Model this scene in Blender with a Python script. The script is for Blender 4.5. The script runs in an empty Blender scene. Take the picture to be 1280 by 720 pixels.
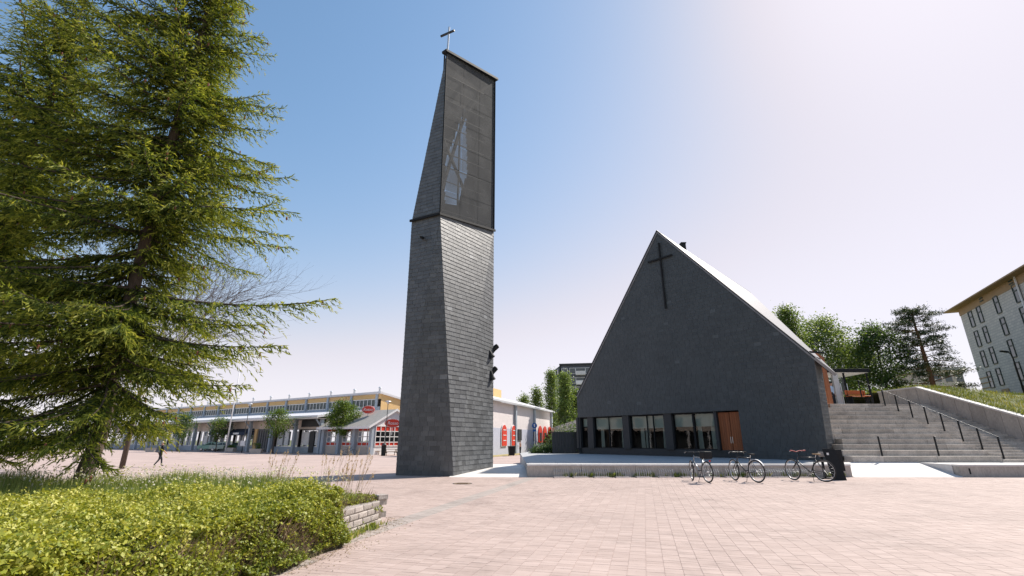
import bpy, bmesh, math, random
import numpy as np
from mathutils import Vector, Matrix, Quaternion

# ------------------------------------------------------------------ camera, sky, sun, exposure
CAM_H = 1.45
FPX = 585.0                                    # focal length in pixels of a 1280 px wide picture
PITCH = math.atan(190.0 / FPX)
SUN_AZ, SUN_EL = math.radians(54), math.radians(47)      # azimuth from +Y towards +X
scene = bpy.context.scene
cam_d = bpy.data.cameras.new('camera'); cam = bpy.data.objects.new('camera', cam_d)
scene.collection.objects.link(cam); scene.camera = cam
cam.location = (0, 0, CAM_H); cam.rotation_euler = (math.pi / 2 + PITCH, 0, 0)
cam_d.sensor_width = 36; cam_d.lens = FPX / 1280 * 36; cam_d.clip_start = .05; cam_d.clip_end = 6000
world = bpy.data.worlds.new('World'); scene.world = world; world.use_nodes = True
wn = world.node_tree.nodes; wl = world.node_tree.links
sky = wn.new('ShaderNodeTexSky'); sky.sky_type = 'NISHITA'; sky.sun_disc = False
sky.sun_elevation = SUN_EL; sky.sun_rotation = SUN_AZ
sky.air_density = 1.0; sky.dust_density = 0.38; sky.ozone_density = 1.6; sky.altitude = 50
wn['Background'].inputs['Strength'].default_value = 0.132
tint = wn.new('ShaderNodeMix'); tint.data_type = 'RGBA'; tint.blend_type = 'MULTIPLY'; tint.inputs[0].default_value = 1; tint.inputs[7].default_value = (.95, 1.05, 1.0, 1)
wl.new(sky.outputs[0], tint.inputs[6])
# sky colour grade: brighter sky is made paler and its glow capped
lum = wn.new('ShaderNodeRGBToBW'); wl.new(tint.outputs[2], lum.inputs[0])
mr = wn.new('ShaderNodeMapRange'); mr.interpolation_type = 'SMOOTHSTEP'; wl.new(lum.outputs[0], mr.inputs[0])
for i_, v_ in ((1, 1.5), (2, 4.6), (3, 0.0), (4, .9)): mr.inputs[i_].default_value = v_
pale = wn.new('ShaderNodeMix'); pale.data_type = 'RGBA'; pale.blend_type = 'MULTIPLY'; pale.inputs[0].default_value = 1
pale.inputs[7].default_value = (1.03, .95, 1.03, 1); soft = wn.new('ShaderNodeMath'); soft.operation = 'SMOOTH_MIN'; soft.inputs[1].default_value = 4.45; soft.inputs[2].default_value = 2.5
wl.new(lum.outputs[0], soft.inputs[0]); wl.new(soft.outputs[0], pale.inputs[6])
hz = wn.new('ShaderNodeMix'); hz.data_type = 'RGBA'; wl.new(mr.outputs[0], hz.inputs[0]); wl.new(tint.outputs[2], hz.inputs[6]); wl.new(pale.outputs[2], hz.inputs[7])
wl.new(hz.outputs[2], wn['Background'].inputs['Color'])
SUN = Vector((math.sin(SUN_AZ) * math.cos(SUN_EL), math.cos(SUN_AZ) * math.cos(SUN_EL), math.sin(SUN_EL)))
sun_d = bpy.data.lights.new('sun', 'SUN'); sun_d.energy = 4.6; sun_d.angle = math.radians(.55); sun_d.color = (1, .93, .84)
sun_o = bpy.data.objects.new('sun', sun_d); scene.collection.objects.link(sun_o)
sun_o.rotation_euler = (-SUN).to_track_quat('-Z', 'Y').to_euler()
scene.view_settings.view_transform = 'Standard'; scene.view_settings.look = 'None'
scene.view_settings.exposure = 0.62; scene.view_settings.gamma = 1
scene.view_settings.use_curve_mapping = False

random.seed(5); RNG = np.random.default_rng(11)
COL = scene.collection
CP, SP = math.cos(PITCH), math.sin(PITCH)

def ray(px, py):
    """direction (k, 1, r) of a pixel of the 1280x720 photograph: X = k*Y, z = eye + r*Y"""
    u = (px - 640) / FPX; v = (360 - py) / FPX
    fw = CP - SP * v
    return u / fw, (SP + CP * v) / fw
def smooth(t):
    t = min(1, max(0, t)); return t * t * (3 - 2 * t)
def zg(x, y):
    """height of the plaza: level near the church, falling gently to the far side"""
    return -0.4 * smooth(max((-x - 8) / 14, (y - 25) / 22))
def ground(px, py):
    k, r = ray(px, py); z = 0
    for _ in range(25):
        y = (z - CAM_H) / r; z = zg(k * y, y)
    return Vector((k * y, y, z))
def at_y(px, py, y):
    k, r = ray(px, py); return Vector((k * y, y, CAM_H + r * y))

# ------------------------------------------------------------------ builders
class Tr:                                       # survey frame -> metres
    def __init__(s, k, dz): s.k = k; s.dz = dz
    def __call__(s, p): return Vector((p[0] * s.k, p[1] * s.k, p[2] * s.k + s.dz))
ID = Tr(1, 0)
KR = CAM_H / 1.65
RT = Tr(KR, 0)                                  # church, tower, terrace, stairs
LT = Tr((CAM_H + .4) / 1.65, -.4)               # buildings on the low side of the square
def spt(px, py, y):                             # point in a survey frame (eye at 1.65)
    k, r = ray(px, py); return Vector((k * y, y, 1.65 + r * y))

def link(o, parent=None):
    COL.objects.link(o)
    if parent is not None: o.parent = parent
    return o
def tag(o, label=None, cat=None, group=None, kind=None):
    if label: o['label'] = label
    if cat: o['category'] = cat
    if group: o['group'] = group
    if kind: o['kind'] = kind
    return o
def empty(name, loc=(0, 0, 0), rz=0, label=None, cat=None, group=None, kind=None):
    o = bpy.data.objects.new(name, None); o.empty_display_size = .2
    COL.objects.link(o); o.location = loc; o.rotation_euler = (0, 0, rz)
    return tag(o, label, cat, group, kind)
def copy_tree(o, parent=None):
    c = o.copy(); COL.objects.link(c); c.parent = parent
    for ch in list(o.children): copy_tree(ch, c)
    return c

class MB:
    def __init__(s, tr=ID): s.v = []; s.f = []; s.m = []; s.tr = tr; s.cur = 0
    def add(s, vs, fs):
        o = len(s.v); s.v += [tuple(s.tr(p)) for p in vs]
        for f in fs: s.f.append(tuple(i + o for i in f)); s.m.append(s.cur)
        return s
    def box(s, x0, x1, y0, y1, z0, z1, M=None):
        vs = [Vector((x, y, z)) for z in (z0, z1) for y in (y0, y1) for x in (x0, x1)]
        if M is not None: vs = [M @ p for p in vs]
        return s.add(vs, [(0, 2, 3, 1), (4, 5, 7, 6), (0, 1, 5, 4), (2, 6, 7, 3), (0, 4, 6, 2), (1, 3, 7, 5)])
    def poly(s, pts): return s.add(pts, [tuple(range(len(pts)))])
    def prism(s, pts, off):                     # polygon swept along a vector
        n = len(pts); off = Vector(off)
        a = [Vector(p) for p in pts]; b = [p + off for p in a]
        fs = [tuple(range(n)), tuple(range(2 * n - 1, n - 1, -1))]
        fs += [(i, i + n, (i + 1) % n + n, (i + 1) % n) for i in range(n)]
        return s.add(a + b, fs)
    def tube(s, path, r, n=6, closed=False, cap=True):
        P = [Vector(p) for p in path]; m = len(P); rs = r if isinstance(r, (list, tuple)) else [r] * m
        vs = []; up = None
        for i in range(m):
            if closed: d = P[(i + 1) % m] - P[i - 1]
            else: d = P[min(i + 1, m - 1)] - P[max(i - 1, 0)]
            d.normalize()
            if up is None: up = Vector((0, 0, 1)) if abs(d.z) < .9 else Vector((1, 0, 0))
            a = d.cross(up)
            if a.length < 1e-4: a = d.cross(Vector((.3, .7, .2)))
            a.normalize(); b = a.cross(d); up = b
            for j in range(n):
                t = 2 * math.pi * j / n
                vs.append(P[i] + (a * math.cos(t) + b * math.sin(t)) * rs[i])
        fs = []
        for i in range(m if closed else m - 1):
            k = (i + 1) % m
            for j in range(n):
                l = (j + 1) % n
                fs.append((i * n + j, i * n + l, k * n + l, k * n + j))
        if cap and not closed: fs += [tuple(range(n))[::-1], tuple(range((m - 1) * n, m * n))]
        return s.add(vs, fs)
    def bar(s, a, b, w, h, up=(0, 0, 1)):
        a = Vector(a); b = Vector(b); d = (b - a).normalized(); u = Vector(up)
        x = d.cross(u)
        if x.length < 1e-4: x = d.cross(Vector((0, 1, 0)))
        x.normalize(); u = x.cross(d).normalized(); vs = []
        for p in (a, b):
            for sx, su in ((-1, -1), (1, -1), (1, 1), (-1, 1)): vs.append(p + x * sx * w / 2 + u * su * h / 2)
        return s.add(vs, [(0, 3, 2, 1), (4, 5, 6, 7), (0, 1, 5, 4), (1, 2, 6, 5), (2, 3, 7, 6), (3, 0, 4, 7)])
    def ring(s, c, ax, R, r, n=24, m=6):
        c = Vector(c); ax = Vector(ax).normalized()
        a = ax.cross(Vector((0, 0, 1)));
        if a.length < 1e-3: a = Vector((1, 0, 0))
        a.normalize(); b = ax.cross(a)
        return s.tube([c + (a * math.cos(2 * math.pi * i / n) + b * math.sin(2 * math.pi * i / n)) * R for i in range(n)], r, m, closed=True)
    def lathe(s, prof, c=(0, 0, 0), n=16, M=None):
        vs = []; c = Vector(c)
        for (r, z) in prof:
            for j in range(n):
                t = 2 * math.pi * j / n; p = Vector((r * math.cos(t), r * math.sin(t), z))
                vs.append((M @ p if M is not None else p) + c)
        fs = []
        for i in range(len(prof) - 1):
            for j in range(n):
                l = (j + 1) % n; fs.append((i * n + j, i * n + l, (i + 1) * n + l, (i + 1) * n + j))
        fs += [tuple(range(n))[::-1], tuple(range((len(prof) - 1) * n, len(prof) * n))]
        return s.add(vs, fs)
    def build(s, name, mats, parent=None, smooth=False, bevel=0):
        me = bpy.data.meshes.new(name); me.from_pydata(s.v, [], s.f)
        if not isinstance(mats, (list, tuple)): mats = [mats]
        for m in mats: me.materials.append(m)
        if len(mats) > 1: me.polygons.foreach_set('material_index', s.m)
        if smooth: me.polygons.foreach_set('use_smooth', [True] * len(me.polygons))
        me.update()
        o = bpy.data.objects.new(name, me); link(o, parent)
        if parent is not None: o.matrix_parent_inverse = Matrix.Identity(4)
        if bevel:
            b = o.modifiers.new('bevel', 'BEVEL'); b.width = bevel; b.segments = 2; b.limit_method = 'ANGLE'
        return o

def np_mesh(name, V, F, mat, parent=None, attr=None, smooth=False):
    """V (n,3), F (m,k) numpy arrays, attr per face"""
    me = bpy.data.meshes.new(name); m, k = F.shape
    me.vertices.add(len(V)); me.vertices.foreach_set('co', np.ascontiguousarray(V, dtype=np.float32).ravel())
    me.loops.add(m * k); me.loops.foreach_set('vertex_index', np.ascontiguousarray(F, dtype=np.int32).ravel())
    me.polygons.add(m); me.polygons.foreach_set('loop_start', np.arange(0, m * k, k, dtype=np.int32))
    me.polygons.foreach_set('loop_total', np.full(m, k, dtype=np.int32))
    me.polygons.foreach_set('use_smooth', np.full(m, bool(smooth)))
    me.update(calc_edges=True)
    if attr is not None:
        a = me.attributes.new('rnd', 'FLOAT', 'FACE'); a.data.foreach_set('value', np.ascontiguousarray(attr, dtype=np.float32))
    me.materials.append(mat)
    o = bpy.data.objects.new(name, me); link(o, parent); return o

def nrm(a): return a / np.maximum(np.linalg.norm(a, axis=-1, keepdims=True), 1e-9)
def leaves(name, P, A, B, rnd, mat, parent=None):
    """diamond leaves: centre P, half axes A (long) and B (short)"""
    n = len(P); V = np.stack([P - A, P + B - A * .15, P + A, P - B - A * .15], 1).reshape(-1, 3)
    F = np.arange(4 * n).reshape(n, 4)
    return tag(np_mesh(name, V, F, mat, parent, rnd), kind='stuff')
def rand_leaf_axes(n, la, lb, upbias=.6):
    N = RNG.normal(size=(n, 3)); N[:, 2] = np.abs(N[:, 2]) + upbias; N = nrm(N)
    T = nrm(np.cross(N, RNG.normal(size=(n, 3)))); B = np.cross(N, T)
    s = RNG.uniform(.7, 1.3, (n, 1))
    return T * la * s, B * lb * s
def segs(name, P0, P1, r0, r1, mat, parent=None, n=4):
    """tapered twigs, one open prism for each segment"""
    P0 = np.asarray(P0, float); P1 = np.asarray(P1, float); r0 = np.asarray(r0, float); r1 = np.asarray(r1, float)
    d = nrm(P1 - P0); h = np.where(np.abs(d[:, 2:3]) < .9, np.array([[0, 0, 1.]]), np.array([[1., 0, 0]]))
    a = nrm(np.cross(d, h)); b = np.cross(d, a); m = len(P0); V = []
    for (P, r) in ((P0, r0), (P1, r1)):
        for j in range(n):
            t = 2 * math.pi * j / n; V.append(P + (a * math.cos(t) + b * math.sin(t)) * r[:, None])
    V = np.stack(V, 1).reshape(-1, 3); base = np.arange(m)[:, None] * (2 * n)
    F = np.concatenate([base + np.array([[j, (j + 1) % n, n + (j + 1) % n, n + j]]) for j in range(n)], 0)
    return np_mesh(name, V, F, mat, parent, smooth=True)

# ------------------------------------------------------------------ materials
def new_mat(name):
    m = bpy.data.materials.new(name); m.use_nodes = True
    nt = m.node_tree; b = nt.nodes['Principled BSDF']; return m, nt, b
def mth(nt, op, a, b=None, c=None):
    n = nt.nodes.new('ShaderNodeMath'); n.operation = op
    for i, v in enumerate((a, b, c)):
        if v is None: continue
        if isinstance(v, (int, float)): n.inputs[i].default_value = v
        else: nt.links.new(v, n.inputs[i])
    return n.outputs[0]
def mixc(nt, fac, a, b, typ='MIX'):
    n = nt.nodes.new('ShaderNodeMix'); n.data_type = 'RGBA'; n.blend_type = typ
    for k, v in ((0, fac), (6, a), (7, b)):
        if isinstance(v, (int, float)): n.inputs[k].default_value = v
        elif isinstance(v, (tuple, list)): n.inputs[k].default_value = (*v[:3], 1)
        else: nt.links.new(v, n.inputs[k])
    return n.outputs[2]
def coords(nt, scale=(1, 1, 1), rot=0, geo=False):
    if geo:
        g = nt.nodes.new('ShaderNodeNewGeometry'); out = g.outputs['Position']
    else:
        t = nt.nodes.new('ShaderNodeTexCoord'); out = t.outputs['Object']
    mp = nt.nodes.new('ShaderNodeMapping'); mp.inputs['Scale'].default_value = scale; mp.inputs['Rotation'].default_value = (0, 0, rot)
    nt.links.new(out, mp.inputs['Vector']); return mp.outputs[0]
def noise(nt, co, scale, detail=4, rough=.6):
    n = nt.nodes.new('ShaderNodeTexNoise'); n.inputs['Scale'].default_value = scale
    n.inputs['Detail'].default_value = detail; n.inputs['Roughness'].default_value = rough
    nt.links.new(co, n.inputs['Vector']); return n.outputs['Fac']
def bump(nt, b, h, strength, dist):
    n = nt.nodes.new('ShaderNodeBump'); n.inputs['Strength'].default_value = strength; n.inputs['Distance'].default_value = dist
    nt.links.new(h, n.inputs['Height']); nt.links.new(n.outputs[0], b.inputs['Normal'])
def ramp(nt, fac, stops):
    r = nt.nodes.new('ShaderNodeValToRGB'); e = r.color_ramp.elements
    while len(e) < len(stops): e.new(.5)
    for i, (p, c) in enumerate(stops): e[i].position = p; e[i].color = (*c, 1)
    nt.links.new(fac, r.inputs[0]); return r.outputs[0]
MATS = {}
def mat(name, col, rough=.6, var=.12, scale=3, rand=0, metal=0, spec=.4, bmp=0, bscale=40, bdist=.01, stretch=(1, 1, 1), attr=False, fine=.5):
    """plain procedural surface: two octaves of mottling, optional per piece shade, fine relief"""
    if name in MATS: return MATS[name]
    m, nt, b = new_mat(name); co = coords(nt, stretch)
    f = noise(nt, co, scale); f2 = noise(nt, co, scale * 9, 3)
    lo = tuple(c * (1 - var) for c in col); hi = tuple(min(1, c * (1 + var)) for c in col)
    fm = mth(nt, 'ADD', mth(nt, 'MULTIPLY', f, 1 - fine), mth(nt, 'MULTIPLY', f2, fine))
    fr = mth(nt, 'MULTIPLY_ADD', fm, 2.6, -.8)
    c = mixc(nt, fr, lo, hi)
    if rand or attr:
        if attr:
            a = nt.nodes.new('ShaderNodeAttribute'); a.attribute_name = 'rnd'; rv = a.outputs['Fac']
        else:
            a = nt.nodes.new('ShaderNodeObjectInfo'); rv = a.outputs['Random']
        s = mth(nt, 'MULTIPLY_ADD', rv, 2 * (rand or .2), 1 - (rand or .2))
        cx = nt.nodes.new('ShaderNodeCombineColor')
        for i in range(3): nt.links.new(s, cx.inputs[i])
        c = mixc(nt, 1.0, c, cx.outputs[0], 'MULTIPLY')
    nt.links.new(c, b.inputs['Base Color'])
    b.inputs['Roughness'].default_value = rough; b.inputs['Metallic'].default_value = metal
    b.inputs['Specular IOR Level'].default_value = spec
    if bmp: bump(nt, b, noise(nt, co, bscale, 5), bmp, bdist)
    MATS[name] = m; return m
def leaf_mat(name, stops, trans=.35, rough=.5, spec=.35):
    if name in MATS: return MATS[name]
    m, nt, b = new_mat(name)
    a = nt.nodes.new('ShaderNodeAttribute'); a.attribute_name = 'rnd'
    c = ramp(nt, a.outputs['Fac'], stops)
    nt.links.new(c, b.inputs['Base Color']); b.inputs['Roughness'].default_value = rough; b.inputs['Specular IOR Level'].default_value = spec
    t = nt.nodes.new('ShaderNodeBsdfTranslucent'); nt.links.new(mixc(nt, 1.0, c, (1.25, 1.2, .6), 'MULTIPLY'), t.inputs['Color'])
    mx = nt.nodes.new('ShaderNodeMixShader'); mx.inputs[0].default_value = trans
    nt.links.new(b.outputs[0], mx.inputs[1]); nt.links.new(t.outputs[0], mx.inputs[2])
    nt.links.new(mx.outputs[0], nt.nodes['Material Output'].inputs['Surface']); MATS[name] = m; return m
def glass_mat(name, tint=(.75, .85, .85), through=.75, rough=.02):
    m, nt, b = new_mat(name)
    tr = nt.nodes.new('ShaderNodeBsdfTransparent'); tr.inputs[0].default_value = (*[t * through for t in tint], 1)
    gl = nt.nodes.new('ShaderNodeBsdfGlossy'); gl.inputs['Roughness'].default_value = rough; gl.inputs[0].default_value = (.95, .97, 1, 1)
    co = coords(nt); bn = nt.nodes.new('ShaderNodeBump'); bn.inputs['Strength'].default_value = .12; bn.inputs['Distance'].default_value = .02
    nt.links.new(noise(nt, co, .9, 2), bn.inputs['Height']); nt.links.new(bn.outputs[0], gl.inputs['Normal'])
    fr = nt.nodes.new('ShaderNodeFresnel'); fr.inputs[0].default_value = 1.5
    mx = nt.nodes.new('ShaderNodeMixShader'); nt.links.new(fr.outputs[0], mx.inputs[0])
    nt.links.new(tr.outputs[0], mx.inputs[1]); nt.links.new(gl.outputs[0], mx.inputs[2])
    nt.links.new(mx.outputs[0], nt.nodes['Material Output'].inputs['Surface']); return m
def perforated(name, col, through):
    m, nt, b = new_mat(name)
    b.inputs['Base Color'].default_value = (*col, 1); b.inputs['Roughness'].default_value = .85; b.inputs['Specular IOR Level'].default_value = .12
    co = coords(nt)
    f = mth(nt, 'MULTIPLY_ADD', noise(nt, co, .9, 2), .5, through - .25)
    tr = nt.nodes.new('ShaderNodeBsdfTransparent')
    mx = nt.nodes.new('ShaderNodeMixShader'); nt.links.new(f, mx.inputs[0])
    nt.links.new(b.outputs[0], mx.inputs[1]); nt.links.new(tr.outputs[0], mx.inputs[2])
    nt.links.new(mx.outputs[0], nt.nodes['Material Output'].inputs['Surface']); return m
G1A = math.atan2(.26, .966)                       # direction of the paving courses, from +Y
def stains(nt, co, s):
    # trodden dirt: soft blotches, wheel streaks and small dark spots
    a = noise(nt, co, .55, 6, .7); bl = nt.nodes.new('ShaderNodeMapRange'); nt.links.new(a, bl.inputs[0])
    for i, v in ((1, .5), (2, .72), (3, 0.), (4, .22)): bl.inputs[i].default_value = v
    c2 = coords(nt, (1, .10, 1), rot=.9, geo=True); b_ = noise(nt, c2, 1.6, 4); st = nt.nodes.new('ShaderNodeMapRange'); nt.links.new(b_, st.inputs[0])
    for i, v in ((1, .56), (2, .75), (3, 0.), (4, .13)): st.inputs[i].default_value = v
    vo = nt.nodes.new('ShaderNodeTexVoronoi'); vo.inputs['Scale'].default_value = 1.3; nt.links.new(co, vo.inputs['Vector']); sp_ = nt.nodes.new('ShaderNodeMapRange'); nt.links.new(vo.outputs['Distance'], sp_.inputs[0])
    for i, v in ((1, .018), (2, .034), (3, .32), (4, 0.)): sp_.inputs[i].default_value = v
    return mth(nt, 'SUBTRACT', mth(nt, 'SUBTRACT', mth(nt, 'SUBTRACT', s, bl.outputs[0]), st.outputs[0]), sp_.outputs[0])
def paving(name, geo=True):
    """far paving: the same pavers as colour and shallow relief"""
    m, nt, b = new_mat(name); co = coords(nt, geo=True, rot=G1A)
    br = nt.nodes.new('ShaderNodeTexBrick'); br.offset = 0; br.inputs['Scale'].default_value = 1
    br.inputs['Brick Width'].default_value = .21; br.inputs['Row Height'].default_value = .105
    br.inputs['Mortar Size'].default_value = .006; br.inputs['Mortar Smooth'].default_value = .3
    br.inputs['Color1'].default_value = (.435, .338, .30, 1); br.inputs['Color2'].default_value = (.405, .313, .278, 1)
    br.inputs['Mortar'].default_value = (.37, .288, .256, 1)
    nt.links.new(co, br.inputs['Vector'])
    co2 = coords(nt, geo=True); f = noise(nt, co2, .22, 5); g = noise(nt, co2, 2.3, 4)
    s = stains(nt, co2, mth(nt, 'ADD', mth(nt, 'MULTIPLY_ADD', f, .4, .74), mth(nt, 'MULTIPLY', g, .24)))
    cx = nt.nodes.new('ShaderNodeCombineColor')
    for i in range(3): nt.links.new(s, cx.inputs[i])
    nt.links.new(mixc(nt, 1.0, br.outputs['Color'], cx.outputs[0], 'MULTIPLY'), b.inputs['Base Color'])
    b.inputs['Roughness'].default_value = .75; b.inputs['Specular IOR Level'].default_value = .3
    return m
def paver_mat(name, attr):
    m, nt, b = new_mat(name)
    if attr:
        a = nt.nodes.new('ShaderNodeAttribute'); a.attribute_name = 'rnd'; rv = a.outputs['Fac']
    else:
        a = nt.nodes.new('ShaderNodeObjectInfo'); rv = mth(nt, 'MULTIPLY', a.outputs['Random'], .79)
    c = ramp(nt, rv, [(0, (.385, .296, .262)), (.35, (.415, .322, .286)), (.6, (.43, .335, .298)), (.795, (.455, .358, .32)), (.805, (.335, .29, .26)), (1, (.395, .34, .31))])
    co2 = coords(nt, geo=True); f = noise(nt, co2, .22, 5); g = noise(nt, co2, 2.3, 4); h = noise(nt, co2, 60, 3)
    s = mth(nt, 'ADD', mth(nt, 'MULTIPLY_ADD', f, .35, .64), mth(nt, 'ADD', mth(nt, 'MULTIPLY', g, .24), mth(nt, 'MULTIPLY', h, .16)))
    s = stains(nt, co2, s)
    cx = nt.nodes.new('ShaderNodeCombineColor')
    for i in range(3): nt.links.new(s, cx.inputs[i])
    nt.links.new(mixc(nt, 1.0, c, cx.outputs[0], 'MULTIPLY'), b.inputs['Base Color'])
    b.inputs['Roughness'].default_value = .78; b.inputs['Specular IOR Level'].default_value = .3
    bump(nt, b, h, .25, .004); return m

M_PAVE = paving('paving_far'); M_PAVER = paver_mat('paver_piece', False); M_PAVERS = paver_mat('paver_field', True)
M_CONC = mat('concrete', (.50, .47, .43), .8, .22, 1.1, bmp=.3, bscale=25)
M_CONCL = mat('concrete_light', (.62, .59, .56), .8, .12, .8, bmp=.2, bscale=25)
M_CONCW = mat('concrete_wall', (.40, .355, .31), .85, .3, 2.2, rand=.10, stretch=(1, 1, .35), bmp=.4, bscale=22)
M_STEP = mat('concrete_step', (.45, .395, .335), .85, .42, 2.0, rand=.16, bmp=.4, bscale=22)
M_TERR = mat('terrace_stone', (.40, .40, .40), .7, .16, 1.4, bmp=.2)
M_SLATE = mat('slate_piece', (.115, .119, .121), .5, .25, 2.2, rand=.3, spec=.55, bmp=.5, bscale=14, bdist=.012)
M_SLATEF = mat('slate_field', (.105, .110, .112), .5, .25, 2.2, rand=.22, attr=True, spec=.55, bmp=.5, bscale=14, bdist=.012)
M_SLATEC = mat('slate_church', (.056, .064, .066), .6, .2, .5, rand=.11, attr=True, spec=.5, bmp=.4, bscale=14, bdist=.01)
M_ROOF = mat('slate_roof', (.20, .195, .195), .38, .25, 1.5, spec=.8, bmp=.3, bscale=8, bdist=.02)
M_UNDER = mat('dark_underlay', (.03, .032, .035), .8, .2)
M_BLACK = mat('black_metal', (.016, .017, .018), .65, .25, 6, spec=.2)
M_DARK = mat('dark_panel', (.03, .033, .035), .55, .2, 2)
M_STEEL = mat('steel', (.55, .56, .57), .28, .1, 8, metal=.9)
M_ALU = mat('light_metal', (.62, .63, .64), .35, .1, 5, metal=.6)
M_WOOD = mat('red_pine_boards', (.27, .085, .028), .5, .3, 1.5, stretch=(6, 6, .5), bmp=.3, bscale=30, rand=.15)
M_SOFFIT = mat('soffit_boards', (.24, .11, .05), .55, .3, 2, stretch=(5, 5, 1))
M_GLASS = glass_mat('window_glass')
M_GLASSD = glass_mat('dark_window_glass', (.35, .42, .42), .5)
M_WHITE = mat('white_paint', (.74, .73, .72), .6, .06, 2)
M_WINPALE = mat('pale_window_panel', (.82, .82, .74), .8, .08, 3)  # for curtains, and for panels imitating reflections in the upper panes
M_STONE = mat('wall_block', (.35, .31, .28), .9, .3, 5, rand=.16, bmp=.9, bscale=12, bdist=.02)
M_SOIL = mat('soil', (.12, .09, .065), .95, .35, 4, bmp=.8, bscale=8, bdist=.05)
M_BARK = mat('bark', (.10, .075, .058), .95, .4, 4, stretch=(4, 4, .8), bmp=1, bscale=10, bdist=.03)
M_BIRCH = mat('birch_bark', (.52, .50, .47), .85, .5, 3, stretch=(1, 1, 2.5))
M_PINEB = mat('pine_bark', (.22, .11, .06), .9, .4, 4)
# ------------------------------------------------------------------ ground and plaza
def grid_sheet(name, xs, ys, zf, m, parent=None):
    V = np.array([[x, y, zf(x, y)] for y in ys for x in xs]); nx = len(xs); F = []
    for j in range(len(ys) - 1):
        for i in range(nx - 1): F.append([j * nx + i, j * nx + i + 1, (j + 1) * nx + i + 1, (j + 1) * nx + i])
    return np_mesh(name, V, np.array(F), m, parent, smooth=True)
M_GRASSG = mat('grass_ground', (.13, .14, .055), .95, .4, .5, bmp=.6, bscale=12, bdist=.05)
g = grid_sheet('ground', np.linspace(-1500, 1500, 31), np.linspace(-200, 2500, 28), lambda x, y: -.62, M_GRASSG); tag(g, kind='structure')
plaza = grid_sheet('plaza', np.concatenate([np.linspace(-110, -24, 18), np.linspace(-22, -8, 12), np.linspace(-6, 60, 12)]),
                   np.concatenate([np.linspace(-12, 24, 10), np.linspace(26, 48, 12), np.linspace(52, 120, 10)]), lambda x, y: zg(x, y) - .005, M_PAVE)
tag(plaza, kind='structure')

# pavers one by one: the 300 that show largest are pieces, the rest one field
g1 = np.array([math.sin(G1A), math.cos(G1A)]); g2 = np.array([math.cos(G1A), -math.sin(G1A)])
PW, PL = .21, .105
BED_A = np.array([-2.46, 9.4]); BAND_D = np.array([.255, .967]); BAND_N = np.array([.967, -.255])
def pave_ok(c):
    if c[1] < 5.4 or c[1] > 20.68 or c[0] < -7.4 or c[0] > 19.5: return False
    if abs(c[0]) > 1.22 * c[1] + 1: return False
    if c[1] < 9.5 and c[0] < -2.33 - (9.4 - c[1]) * .19: return False
    if c[1] < 12.6 and c[0] < -2.4 - (c[1] - 9.4) * 1.08 and c[1] >= 9.5: return False
    return True
cells = []
for i in range(-100, 106):
    for j in range(27, 252):
        c = g2 * (i * PW) + g1 * (j * PL)
        if pave_ok(c): cells.append((c[0], c[1]))
cells = np.array(cells)
rel = cells - BED_A; band = (np.abs(rel @ BAND_N - .30) < .24) & (rel @ BAND_D > 0)
edge = (cells[:, 1] < 9.4) & (cells[:, 0] < -2.03 - (9.4 - cells[:, 1]) * .19)
band = band | edge
infr = (np.abs(cells[:, 0]) < 1.0 * cells[:, 1]) & (cells[:, 1] > 6.15) & ~band
order = np.argsort(np.where(infr, np.hypot(cells[:, 0], cells[:, 1]), 1e9)); near = order[:300]
def paver_verts():
    w, l = PW / 2 - .002, PL / 2 - .002; b = .0; V = []
    for (z, s) in ((0, b), (-.02, 0)):
        for (a, c) in ((-1, -1), (1, -1), (1, 1), (-1, 1)):
            p = g2 * a * (w - s) + g1 * c * (l - s); V.append((p[0], p[1], z))
    F = [(0, 3, 2, 1)[::-1]] + [(4 + i, 4 + (i + 1) % 4, (i + 1) % 4, i) for i in range(4)] 
    return np.array(V), F
pv, pf = paver_verts()
pme = bpy.data.meshes.new('paver'); pme.from_pydata([tuple(v) for v in pv], [], pf); pme.materials.append(M_PAVER); pme.update()
for i in near:
    o = bpy.data.objects.new('paver', pme); link(o, plaza)
    o.location = (cells[i, 0], cells[i, 1], RNG.uniform(-.001, .001)); o.rotation_euler = (RNG.normal() * .003, RNG.normal() * .003, RNG.normal() * .008)
rest = np.setdiff1d(np.arange(len(cells)), near)
n = len(rest); off = np.concatenate([cells[rest], RNG.uniform(-.001, .001, (n, 1))], 1)
V = (pv[None] + off[:, None]).reshape(-1, 3); F = np.concatenate([np.array(pf)[None] + (np.arange(n) * len(pv))[:, None, None]], 0).reshape(-1, 4)
att = np.where(band[rest], RNG.uniform(.82, 1, n), RNG.uniform(0, .79, n))
fo = np_mesh('pavers', V, F, M_PAVERS, plaza, np.repeat(att, len(pf))); tag(fo, kind='stuff')

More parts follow.
